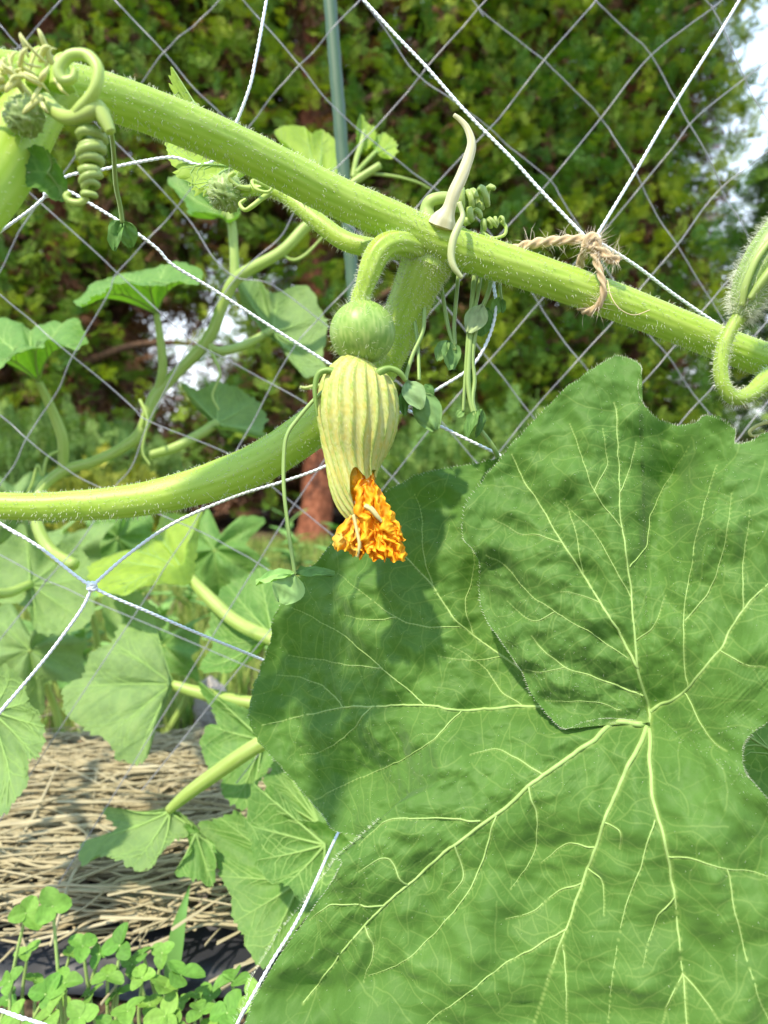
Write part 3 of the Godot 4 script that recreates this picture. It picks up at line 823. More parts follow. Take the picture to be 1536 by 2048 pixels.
func stamp(field: PackedFloat32Array, p: Vector2, r: float, most: float) -> void:
	# marks the skin along a vein; millimetres on the leaf's plane
	var k := MAP / 260.0
	var cx := (p.x + 150.0) * k
	var cy := (125.0 - p.y) * k
	var reach := int(ceil(r * k * 1.6))
	for y in range(maxi(int(cy) - reach, 0), mini(int(cy) + reach + 1, MAP)):
		for x in range(maxi(int(cx) - reach, 0), mini(int(cx) + reach + 1, MAP)):
			var d := Vector2(x - cx, y - cy).length() / (r * k)
			var v := most * (1.0 - smoothstep(0.2, 1.6, d))
			if v > field[y * MAP + x]:
				field[y * MAP + x] = v


func veinlets(field: PackedFloat32Array, starts: Array, every: float, r: float, most: float, longest: float) -> void:
	# side veinlets leave their parent on both sides and walk until they meet another one
	var dice := RandomNumberGenerator.new()
	dice.seed = int(every * 100.0)
	var k := MAP / 260.0
	var grown := []
	var last := Vector2(1e6, 1e6)
	for s in starts:
		var from: Vector2 = s[0]
		if from.distance_to(last) < every:
			continue
		last = from + Vector2(dice.randf_range(-0.3, 0.3), 0.0) * every
		for side in [-1.0, 1.0]:
			if dice.randf() < 0.12:
				continue
			var dir: Vector2 = (s[1] as Vector2).rotated(side * deg_to_rad(dice.randf_range(52.0, 92.0)))
			var p := from + dir * 0.5
			var gone := 0.0
			while gone < longest:
				dir = dir.rotated(dice.randfn() * 0.10)
				if dice.randf() < 0.03:
					dir = dir.rotated(dice.randf_range(-0.6, 0.6))
				p += dir * 0.35
				gone += 0.35
				var ahead := p + dir * 0.6
				var ax := int((ahead.x + 150.0) * k)
				var ay := int((125.0 - ahead.y) * k)
				if ax < 2 or ay < 2 or ax > MAP - 3 or ay > MAP - 3:
					break
				var met: bool = gone > 1.1 and maxf(field[ay * MAP + ax], field[int((125.0 - p.y - dir.y * 0.35) * k) * MAP + int((p.x + dir.x * 0.35 + 150.0) * k)]) > 0.10
				stamp(field, p, r, most)
				if gone > 0.9:
					grown.append([p, dir])
				if met:
					stamp(field, ahead, r, most)
					break
	starts.clear()
	starts.append_array(grown)


func leaf_skin(halo: PackedFloat32Array) -> StandardMaterial3D:
	# blotches, a coarse and a fine net of veinlets, pale dots where hairs stand; relief swells between veinlets
	var soft := FastNoiseLite.new()
	soft.noise_type = FastNoiseLite.TYPE_SIMPLEX
	soft.fractal_octaves = 3
	soft.frequency = 1.0
	var color := PackedByteArray()
	color.resize(MAP * MAP * 3)
	var lines := PackedByteArray()
	lines.resize(MAP * MAP)
	for i in MAP * MAP:
		lines[i] = int(minf(halo[i], 1.0) * 255.0)
	# the skin puffs up away from the veinlets: the net, blurred and turned over
	var puff := Image.create_from_data(MAP, MAP, false, Image.FORMAT_L8, lines)
	puff.resize(MAP / 6, MAP / 6, Image.INTERPOLATE_LANCZOS)
	puff.resize(MAP, MAP, Image.INTERPOLATE_CUBIC)
	var swollen := puff.get_data()
	var relief := PackedByteArray()
	relief.resize(MAP * MAP)
	var mm := 260.0 / MAP
	for y in MAP:
		for x in MAP:
			var u := x * mm
			var v := y * mm
			var tone := clampf(0.5 + 0.40 * soft.get_noise_2d(u * 0.05, v * 0.05) + 0.16 * soft.get_noise_2d(u * 1.1 + 31.0, v * 1.1), 0.0, 1.0)
			var i := y * MAP + x
			var pale := halo[i]
			var c := Color(0.076, 0.182, 0.028).lerp(Color(0.118, 0.252, 0.046), tone).lerp(Color(0.28, 0.41, 0.11), pale).linear_to_srgb()
			color[i * 3] = int(c.r * 255.0)
			color[i * 3 + 1] = int(c.g * 255.0)
			color[i * 3 + 2] = int(c.b * 255.0)
			relief[i] = int(clampf(0.85 - 0.9 * swollen[i] / 255.0 - 0.12 * pale + 0.02 * randi_at(i), 0.0, 1.0) * 255.0)
	var m := StandardMaterial3D.new()
	m.albedo_texture = ImageTexture.create_from_image(Image.create_from_data(MAP, MAP, false, Image.FORMAT_RGB8, color))
	m.heightmap_enabled = true
	m.heightmap_texture = ImageTexture.create_from_image(Image.create_from_data(MAP, MAP, false, Image.FORMAT_L8, relief))
	m.heightmap_scale = 0.030
	m.rim_enabled = true
	m.rim = 0.2
	m.rim_tint = 0.35
	m.roughness = 0.60
	m.metallic_specular = 0.36
	m.backlight_enabled = true
	m.backlight = lin(Color(0.62, 0.72, 0.10))
	return m


func randi_at(i: int) -> float:
	return float((i * 7919 + (i >> 7) * 104729) % 1000) / 1000.0


# ---------------------------------------------------------------- fruit and flower

func flower_and_fruit() -> void:
	var s := Shape.new()
	var fr := tube(s, [Vector4(0.01158, 0.35845, -0.25501, 0.00386), Vector4(0.00504, 0.35900, -0.25004, 0.00378), Vector4(0.00063, 0.35758, -0.24788, 0.00375), Vector4(-0.00250, 0.35420, -0.24702, 0.00374), Vector4(-0.00452, 0.34923, -0.24650, 0.00343), Vector4(-0.00610, 0.34467, -0.24652, 0.00281), Vector4(-0.00705, 0.34212, -0.24675, 0.00298), Vector4(-0.00722, 0.33939, -0.24697, 0.00345)], 32, 10, VINE_A, VINE_B, 8, 0.06, 0.03)
	var ped := build(s, "fruit_stalk", M.vine, vine)
	hairs_on(fr, 800, 0.0016, 0.00006, ped)
	# the young fruit
	var mid := Vector3(-0.00679, 0.331, -0.2476)
	var axis := (Vector3(-0.00722, 0.34049, -0.24709) - Vector3(-0.00649, 0.32114, -0.24706)).normalized()
	var side := axis.cross(Vector3.BACK).normalized()
	var front := side.cross(axis).normalized()
	var r := 0.01035
	s = Shape.new()
	var rows := []
	var cols := []
	for i in 49:
		var la := PI * (float(i) / 48 - 0.5)
		var row := []
		var col := []
		for j in 96:
			var th := -TAU * j / 96
			var d := side * (cos(la) * cos(th)) + axis * sin(la) * 0.97 + front * (cos(la) * sin(th))
			var streak := fine.get_noise_2d(th * 9.0, la * 1.2) * 0.7 + fine.get_noise_3d(d.x * 7.0, d.y * 3.0, d.z * 7.0) * 0.6
			row.append(mid + d * r * (1.0 + 0.003 * cos(10.0 * th) * cos(la)))
			col.append(Color(0.17, 0.31, 0.05).lerp(Color(0.33, 0.46, 0.12), clampf(0.42 + 0.75 * streak, 0, 1)))
		rows.append(row)
		cols.append(col)
	sheet(s, rows, cols, true)
	var fruit := build(s, "fruit", M.fruit, vine)
	fruit.set_meta("label", "round green young fruit covered in fine white hairs")
	var hs := Shape.new()
	for k in 800:
		var d := Vector3(rng.randfn(), rng.randfn(), rng.randfn()).normalized()
		var dense := 0.2 + 0.65 * smoothstep(0.1, 0.8, absf(d.dot(axis)))
		if rng.randf() > dense:
			continue
		hair(hs, mid + d * r, (d + Vector3(rng.randf_range(-0.5, 0.5), rng.randf_range(-0.5, 0.5), rng.randf_range(-0.3, 0.3))).normalized(), rng.randf_range(0.0010, 0.0026), 0.000034, Vector3(rng.randf_range(-1, 1), rng.randf_range(-1, 0.6), rng.randf_range(-0.5, 0.5)))
	stuff(build(hs, "hair", M.hair, fruit))
	# the closed flower: five petals rolled into a ribbed barrel
	var fl := bend([Vector4(-0.00663, 0.32204, -0.24666, 0.00442), Vector4(-0.00742, 0.32032, -0.24647, 0.00711), Vector4(-0.00790, 0.31764, -0.24619, 0.00964), Vector4(-0.00821, 0.31372, -0.24578, 0.01137), Vector4(-0.00821, 0.30743, -0.24512, 0.01216), Vector4(-0.00837, 0.30115, -0.24446, 0.01169), Vector4(-0.00916, 0.29487, -0.24380, 0.00995), Vector4(-0.00977, 0.28939, -0.24272, 0.00788), Vector4(-0.00975, 0.28440, -0.24169, 0.00645), Vector4(-0.00897, 0.27971, -0.24120, 0.00535), Vector4(-0.00771, 0.27596, -0.24081, 0.00409), Vector4(-0.00645, 0.27283, -0.24048, 0.00236)], 8)
	var core := Shape.new()
	var inner := []
	for p in fl:
		inner.append(Vector4(p.x, p.y, p.z, p.w * 0.60))
	tube(core, inner, 24, 1, Color(0.70, 0.42, 0.03), Color(0.80, 0.52, 0.06), 5, 0.05, 0.05)
	var flower := build(core, "flower", M.petal, vine)
	flower.set_meta("label", "faded pumpkin flower closed into a ribbed pale yellow barrel with shrivelled orange tip")
	var frs := frames(fl)
	for k in 5:
		var ps := Shape.new()
		var prow := []
		var pcol := []
		for i in 73:
			var row := []
			var col := []
			for j in 49:
				var u := float(j) / 48.0
				var th0 := 0.35 + TAU * k / 5.0 + (u - 0.5) * deg_to_rad(80.0)
				var f0: Array = frs[int(frs.size() * 0.7)]
				# the mouth is cut slantwise: the side turned right opens higher up
				var facing: float = (f0[1] * cos(th0 - 0.5) + f0[2] * sin(th0 - 0.5)).dot(Vector3(0.75, 0.0, 0.66))
				var t := float(i) / 72.0 * (0.99 - 0.29 * smoothstep(-0.1, 0.75, facing) + 0.03 * sin(u * 9.0 + k))
				t = minf(t, 1.0)
				var g := t * (frs.size() - 1)
				var fa: Array = frs[int(g)]
				var fb: Array = frs[mini(int(g) + 1, frs.size() - 1)]
				var fm := g - int(g)
				var th := th0 - 0.75 * smoothstep(0.45, 1.0, t)
				var rib := pow(0.5 + 0.5 * cos((u - 0.5) * TAU * 4.4 + 0.9 * fine.get_noise_2d(k * 9.0, t * 1.5)), 2.2)
				var rad: float = lerpf(fa[4], fb[4], fm) * (1.0 + 0.095 * (rib - 0.4) * smoothstep(0.0, 0.2, t) + 0.016 * fine.get_noise_2d(i * 0.35 + k * 30.0, j * 0.45))
				rad += 0.0005 * u + 0.0016 * u * smoothstep(0.55, 1.0, t)
				row.append((fa[0] as Vector3).lerp(fb[0], fm) + (fa[1] * cos(th) + fa[2] * sin(th)) * rad)
				var tone := Color(0.60, 0.64, 0.20).lerp(Color(0.31, 0.48, 0.055), clampf(rib * 0.9 + (0.35 if t < 0.1 else 0.0), 0.0, 1.0))
				tone = tone.lerp(Color(0.74, 0.74, 0.36), clampf(0.5 + 1.1 * fine.get_noise_2d(i * 1.9, j * 2.9 + k * 50.0), 0.0, 1.0) * 0.5)
				tone = tone.lerp(Color(0.66, 0.55, 0.10), clampf(wob.get_noise_2d(i * 0.12 + k * 7.0, j * 0.16), 0.0, 0.5))
				col.append(tone)
			prow.append(row)
			pcol.append(col)
		sheet(ps, prow, pcol)
		build(ps, "petal", M.petal, flower)
	hairs_on(frs, 500, 0.0014, 0.00004, flower)
	for p in [[Vector4(-0.01173, 0.31632, -0.24052, 0.00216), Vector4(-0.01476, 0.31809, -0.23970, 0.00123), Vector4(-0.01814, 0.31855, -0.23975, 0.00100), Vector4(-0.02029, 0.31717, -0.23961, 0.00092), Vector4(-0.02122, 0.31335, -0.23921, 0.00077), Vector4(-0.02106, 0.30876, -0.23872, 0.00054), Vector4(-0.02045, 0.30464, -0.23829, 0.00023)], [Vector4(-0.00247, 0.31632, -0.24052, 0.00216), Vector4(-0.00092, 0.31822, -0.23942, 0.00138), Vector4(0.00184, 0.31914, -0.23951, 0.00100), Vector4(0.00476, 0.31791, -0.23938, 0.00092), Vector4(0.00678, 0.31537, -0.23992, 0.00069)]]:
		var ss := Shape.new()
		tube(ss, p, 14, 10, Color(0.20, 0.36, 0.07), Color(0.32, 0.47, 0.12), 4, 0.05, 0.03)
		build(ss, "sepal", M.vine, flower)
	var spur := Shape.new()
	fr = tube(spur, [Vector4(-0.01792, 0.31425, -0.24684, 0.00095), Vector4(-0.02157, 0.31425, -0.24684, 0.00079), Vector4(-0.02474, 0.31362, -0.24678, 0.00063), Vector4(-0.02665, 0.31393, -0.24681, 0.00048)], 10, 8, Color(0.4, 0.5, 0.14), Color(0.5, 0.58, 0.2), 4, 0.05, 0.03)
	var so := build(spur, "sepal", M.vine, flower)
	hairs_on(fr, 60, 0.0012, 0.00005, so)
	# shrivelled orange ends of the petals
	var torn := [
		[[Vector3(-0.00775, 0.28833, -0.23859), Vector3(-0.00706, 0.28279, -0.23569), Vector3(-0.00551, 0.27523, -0.23419), Vector3(-0.00353, 0.26755, -0.23389), Vector3(-0.00092, 0.26099, -0.2332)], 21.0, 3],
		[[Vector3(-0.00497, 0.28769, -0.23902), Vector3(-0.00307, 0.28048, -0.23575), Vector3(0, 0.27352, -0.23432), Vector3(0.00215, 0.26862, -0.234), Vector3(0.00369, 0.26641, -0.23427)], 22.0, 14],
		[[Vector3(-0.00354, 0.27431, -0.23561), Vector3(-0.00046, 0.26981, -0.23433), Vector3(0.00215, 0.26526, -0.23365), Vector3(0.0043, 0.26068, -0.23317)], 20.0, 25],
		[[Vector3(-0.0093, 0.27492, -0.23718), Vector3(-0.0105, 0.27088, -0.23575), Vector3(-0.01202, 0.26695, -0.23483), Vector3(-0.01325, 0.26389, -0.23451)], 22.0, 36],
		[[Vector3(-0.00805, 0.2742, -0.2366), Vector3(-0.00832, 0.27002, -0.23515), Vector3(-0.00861, 0.26595, -0.23422), Vector3(-0.00801, 0.26174, -0.23428)], 17.0, 47],
		[[Vector3(-0.00708, 0.28122, -0.23613), Vector3(-0.00614, 0.27134, -0.23449), Vector3(-0.00506, 0.26602, -0.23373), Vector3(-0.0046, 0.26343, -0.23346)], 20.0, 58],
		[[Vector3(-0.00249, 0.281, -0.23882), Vector3(-0.00047, 0.27569, -0.23726), Vector3(0.00155, 0.26958, -0.23611), Vector3(0.00309, 0.26343, -0.23547)], 20.0, 69],
	]
	for item in torn:
		var line := bend(item[0], 16)
		var prow := []
		var pcol := []
		for i in line.size():
			var t := float(i) / (line.size() - 1)
			var p: Vector3 = line[i]
			var wide: float = item[1] * 0.000157 * (0.55 + 0.65 * smoothstep(0.0, 0.6, t)) * (1.0 - 0.45 * smoothstep(0.85, 1.0, t))
			var row := []
			var col := []
			for j in 40:
				var u := float(j) / 39 * 2.0 - 1.0
				var q := p + Vector3(u * wide, 0, -absf(u) * u * u * wide * 0.8)
				var pleat := sin(u * 6.5 + item[2] + 4.0 * wob.get_noise_2d(q.y * 90.0, item[2]))
				var k1 := wob.get_noise_3d(q.x * 170.0, q.y * 90.0, item[2])
				var k2 := wob.get_noise_3d(q.x * 230.0 + 40.0, q.y * 200.0, item[2])
				var k3 := wob.get_noise_3d(q.x * 520.0, q.y * 340.0, item[2] + 9.0)
				q += Vector3(k2 * 0.0013 + k3 * 0.0003, k3 * 0.0004 + k2 * 0.0008 * t - absf(u) * 0.0006, pleat * 0.0011 * (0.4 + t) + k1 * 0.0017 + k3 * 0.0003)
				row.append(q)
				var ripe := clampf(0.5 + 1.0 * k1 + 0.35 * pleat + 0.5 * k3, 0.0, 1.0)
				var tone := Color(0.82, 0.27, 0.004).lerp(Color(0.95, 0.50, 0.02), ripe)
				if item[2] in [36, 47]:
					tone = tone.lerp(Color(0.62, 0.48, 0.10), clampf(0.55 + k2 - 0.3 * t, 0.0, 0.9))
				col.append(tone)
			prow.append(row)
			pcol.append(col)
		var os := Shape.new()
		sheet(os, prow, pcol)
		build(os, "shrivelled_petal", M.orange, flower)
	for p in [[Vector4(-0.00582, 0.27718, -0.23470, 0.00077), Vector4(-0.00397, 0.27635, -0.23381, 0.00084), Vector4(-0.00214, 0.27425, -0.23329, 0.00069), Vector4(-0.00061, 0.27237, -0.23359, 0.00038)], [Vector4(-0.00926, 0.27425, -0.23610, 0.00069), Vector4(-0.00830, 0.26947, -0.23459, 0.00054), Vector4(-0.00751, 0.26529, -0.23345, 0.00054), Vector4(-0.00829, 0.26157, -0.23346, 0.00046)]]:
		var ss := Shape.new()
		tube(ss, p, 12, 8, Color(0.55, 0.54, 0.20), Color(0.68, 0.64, 0.32), 4, 0.08, 0.05)
		build(ss, "petal_rib", M.petal, flower)


# ---------------------------------------------------------------- bud hanging at the right

func right_bud() -> void:
	var s := Shape.new()
	var fr := tube(s, [Vector4(0.14511, 0.32024, -0.25954, 0.00433), Vector4(0.12932, 0.32017, -0.24847, 0.00382), Vector4(0.11913, 0.31651, -0.24105, 0.00309), Vector4(0.11087, 0.31119, -0.23546, 0.00242), Vector4(0.10511, 0.31005, -0.23333, 0.00225), Vector4(0.10152, 0.31373, -0.23271, 0.00209), Vector4(0.10062, 0.31893, -0.23326, 0.00209), Vector4(0.10152, 0.32488, -0.23388, 0.00202), Vector4(0.10376, 0.33008, -0.23443, 0.00194), Vector4(0.10675, 0.33454, -0.23490, 0.00224)], 26, 10, VINE_A, Color(0.42, 0.55, 0.13), 7, 0.03, 0.02)
	var stalk := build(s, "bud_stalk", M.vine, vine)
	hairs_on(fr, 900, 0.0017, 0.00006, stalk)
	s = Shape.new()
	fr = tube(s, [Vector4(0.10615, 0.33365, -0.23480, 0.00224), Vector4(0.10765, 0.33633, -0.23509, 0.00389), Vector4(0.10944, 0.34124, -0.23560, 0.00538), Vector4(0.11273, 0.34718, -0.23623, 0.00643), Vector4(0.11782, 0.35462, -0.23701, 0.00688), Vector4(0.12439, 0.36428, -0.23802, 0.00568), Vector4(0.13038, 0.37320, -0.23896, 0.00209)], 40, 8, Color(0.26, 0.41, 0.10), Color(0.42, 0.55, 0.20), 10, 0.06, 0.03)
	var bud := build(s, "flower_bud", M.vine, vine)
	hairs_on(fr, 2400, 0.0034, 0.00006, bud)
	for p in [[Vector4(0.10528, 0.33661, -0.23129, 0.00088), Vector4(0.10566, 0.34243, -0.23020, 0.00102), Vector4(0.10809, 0.34946, -0.22993, 0.00102), Vector4(0.11289, 0.35596, -0.23061, 0.00087), Vector4(0.11996, 0.36420, -0.23248, 0.00058)], [Vector4(0.10683, 0.33836, -0.22977, 0.00088), Vector4(0.10920, 0.34282, -0.22853, 0.00116), Vector4(0.11285, 0.34769, -0.22824, 0.00115), Vector4(0.11862, 0.35344, -0.22884, 0.00087)]]:
		var ss := Shape.new()
		tube(ss, p, 14, 8, Color(0.36, 0.50, 0.12), Color(0.48, 0.60, 0.2), 4, 0.05, 0.03)
		build(ss, "sepal", M.vine, bud)
	tendril(vine, [Vector4(0.14170, 0.30039, -0.26348, 0.00068), Vector4(0.13233, 0.30293, -0.26375, 0.00068), Vector4(0.12774, 0.30209, -0.26366, 0.00060), Vector4(0.12467, 0.30005, -0.26345, 0.00060), Vector4(0.12552, 0.29836, -0.26327, 0.00051), Vector4(0.12978, 0.29904, -0.26334, 0.00051), Vector4(0.13489, 0.30005, -0.26345, 0.00051)], Color(0.55, 0.56, 0.22), Color(0.62, 0.6, 0.28))
	# lower leaf seen through the notch of the large one
	blade("leaf", vine, Vector3(0.14738, 0.18273, -0.24911), [Vector3(0.11172, 0.20589, -0.2435), Vector3(0.12465, 0.21466, -0.24743), Vector3(0.14851, 0.2157, -0.25458), Vector3(0.17282, 0.19991, -0.25896), Vector3(0.18113, 0.17473, -0.25832), Vector3(0.16934, 0.1514, -0.25386), Vector3(0.1417, 0.14795, -0.24746), Vector3(0.11849, 0.16467, -0.24319), Vector3(0.10844, 0.18634, -0.24144)], [0, 2, 4, 6, 7], M.leaf, 0.2, 0.1, 5)


# ---------------------------------------------------------------- jute twine

func jute_tie() -> void:
	var t := thing("jute_tie", "frayed beige jute twine tied in a knot round the vine and net", "twine", Vector3(0.06696, 0.36025, -0.25469))
	var a := Color(0.38, 0.27, 0.14)
	var b := Color(0.62, 0.50, 0.32)
	var fibre := Shape.new()
	var parts := [
		["strand", [Vector4(0.03800, 0.35740, -0.25942, 0.00115), Vector4(0.04412, 0.35941, -0.25712, 0.00130), Vector4(0.05191, 0.36066, -0.25574, 0.00137), Vector4(0.05973, 0.36105, -0.25478, 0.00136), Vector4(0.06674, 0.36117, -0.25399, 0.00144)]],
		["loop", [Vector4(0.06556, 0.36080, -0.25375, 0.00112), Vector4(0.06675, 0.35601, -0.25173, 0.00111), Vector4(0.06830, 0.34989, -0.24978, 0.00103), Vector4(0.06940, 0.34517, -0.24929, 0.00103), Vector4(0.06917, 0.34148, -0.25031, 0.00103), Vector4(0.06776, 0.33917, -0.25248, 0.00104), Vector4(0.06579, 0.33892, -0.25597, 0.00122), Vector4(0.06503, 0.34267, -0.26240, 0.00125), Vector4(0.06503, 0.34923, -0.26711, 0.00127), Vector4(0.06592, 0.35502, -0.26721, 0.00127), Vector4(0.06631, 0.35841, -0.26254, 0.00133), Vector4(0.06669, 0.36058, -0.25674, 0.00146)]],
		["knot", [Vector4(0.06389, 0.35790, -0.25193, 0.00111), Vector4(0.06458, 0.36050, -0.25120, 0.00127), Vector4(0.06648, 0.36113, -0.25127, 0.00127), Vector4(0.06743, 0.35924, -0.25107, 0.00127), Vector4(0.06630, 0.35778, -0.25142, 0.00127), Vector4(0.06485, 0.35853, -0.25200, 0.00111), Vector4(0.06466, 0.36024, -0.25268, 0.00111), Vector4(0.06671, 0.36100, -0.25326, 0.00112), Vector4(0.06844, 0.35985, -0.25365, 0.00096)]],
		["loose_end", [Vector4(0.06662, 0.35873, -0.25152, 0.00127), Vector4(0.06917, 0.35625, -0.25075, 0.00142), Vector4(0.07172, 0.35425, -0.25004, 0.00142), Vector4(0.07424, 0.35346, -0.24996, 0.00111)]],
	]
	for p in parts:
		var s := Shape.new()
		var fr := tube(s, p[1], 15, 12, a, b, 3, 0.24, 0.22, 1500.0)
		build(s, p[0], M.jute, t)
		for k in (110 if p[0] != "loose_end" else 190):
			var f: Array = fr[rng.randi_range(0, fr.size() - 1)]
			var th := rng.randf() * TAU
			var out: Vector3 = (f[1] * cos(th) + f[2] * sin(th) + f[3] * rng.randf_range(-0.8, 0.8)).normalized()
			hair(fibre, f[0] + out * float(f[4]) * 0.8, out, rng.randf_range(0.0008, 0.0065), 0.00007, Vector3(rng.randf_range(-1, 1), rng.randf_range(-1, 0.5), rng.randf_range(-1, 1)))
	var fb := build(fibre, "fibre", plain(Color(0.74, 0.66, 0.50), 0.7), t)
	stuff(fb)
	var loose := Shape.new()
	tube(loose, strand([Vector3(0.07046, 0.3474, -0.24882), Vector3(0.07098, 0.34203, -0.24624), Vector3(0.07364, 0.33791, -0.24531), Vector3(0.07817, 0.33612, -0.24562), Vector3(0.08341, 0.33779, -0.2465)], 0.00014), 6, 8, b, b)
	build(loose, "loose_fibre", M.jute, t)


# ---------------------------------------------------------------- ground, mulch film, straw

func bed_height(x: float, z: float) -> float:
	# the ridge that the mulch film covers
	var t := smoothstep(-0.365, -0.43, z) * (1.0 - smoothstep(-0.64, -0.73, z))
	return 0.022 * t + 0.004 * wob.get_noise_2d(x * 3.0, z * 3.0)


func ground_and_beds() -> void:
	var s := Shape.new()
	var rows := []
	for i in 70:
		var f := float(i) / 69
		var z := 1.5 - 4.5 * f - 300.0 * pow(f, 12.0)
		var row := []
		for j in 90:
			var g := float(j) / 89 * 2.0 - 1.0
			var x := g * 1.6 + 180.0 * g * absf(pow(g, 11.0))
			var h := 0.010 * wob.get_noise_2d(x * 7.0, z * 7.0) + 0.004 * wob.get_noise_2d(x * 30.0, z * 30.0) if absf(x) < 3.0 and z > -4.0 else 0.0
			row.append(Vector3(x, bed_height(x, z) - 0.012 + h if z > -0.75 and z < -0.34 else h - 0.004, z))
		rows.append(row)
	sheet(s, rows)
	var soil := plain(Color.WHITE, 0.95, 0.2)
	soil.albedo_texture = noise_tex(FastNoiseLite.TYPE_SIMPLEX, 0.02, 1024, [[0.0, lin(Color(0.045, 0.030, 0.020))], [0.45, lin(Color(0.10, 0.070, 0.045))], [0.7, lin(Color(0.16, 0.115, 0.075))], [1.0, lin(Color(0.22, 0.17, 0.12))]], 4, 0.0, 6)
	soil.uv1_triplanar = true
	soil.uv1_world_triplanar = true
	soil.uv1_scale = Vector3.ONE * 2.0
	soil.heightmap_enabled = true
	soil.heightmap_texture = noise_tex(FastNoiseLite.TYPE_SIMPLEX, 0.03, 512, [], 6, 0.0, 6)
	soil.heightmap_scale = 1.2
	structure(build(s, "ground", soil, self), "brown garden soil")
	# black film with folds
	s = Shape.new()
	rows = []
	for i in 60:
		var z := -0.368 - 0.345 * i / 59.0
		var row := []
		for j in 130:
			var x := -1.1 + 1.9 * j / 129.0
			var fold_y := 0.004 * wob.get_noise_2d(x * 6.0, z * 40.0) + 0.0022 * wob.get_noise_2d(x * 25.0, z * 70.0)
			row.append(Vector3(x, bed_height(x, z) + 0.006 + fold_y, z + 0.012 * wob.get_noise_2d(x * 5.0, 3.0)))
		rows.append(row)
	sheet(s, rows)
	var film := build(s, "mulch_film", plain(Color(0.022, 0.024, 0.030), 0.34, 0.5), self)
	film.set_meta("label", "creased black plastic mulch film stretched under the straw")
	film.set_meta("category", "mulch film")
	straw_mulch()
	# pale weathered lump behind the straw
	var t := thing("stone", "pale grey weathered stone behind the straw mulch", "stone", Vector3(-0.1674, 0.0045, -0.71302))
	var ss := Shape.new()
	var mid := Vector3(-0.16946, 0.02108, -0.73487)
	rows = []
	for i in 19:
		var la := PI * (float(i) / 18 - 0.5)
		var row := []
		for j in 30:
			var th := -TAU * j / 30
			var d := Vector3(cos(la) * cos(th) * 0.6, sin(la) * 1.25, cos(la) * sin(th) * 0.55)
			row.append(mid + d * 0.030 * (1.0 + 0.22 * wob.get_noise_3d(d.x * 1.6, d.y * 1.6, d.z * 1.6)))
		rows.append(row)
	sheet(ss, rows, [], true)
	var stone := plain(Color(0.36, 0.33, 0.30), 0.9, 0.3)
	stone.heightmap_enabled = true
	stone.heightmap_texture = soil.heightmap_texture
	stone.uv1_triplanar = true
	stone.uv1_scale = Vector3.ONE * 12.0
	stone.heightmap_scale = 0.3
	build(ss, "body", stone, t)


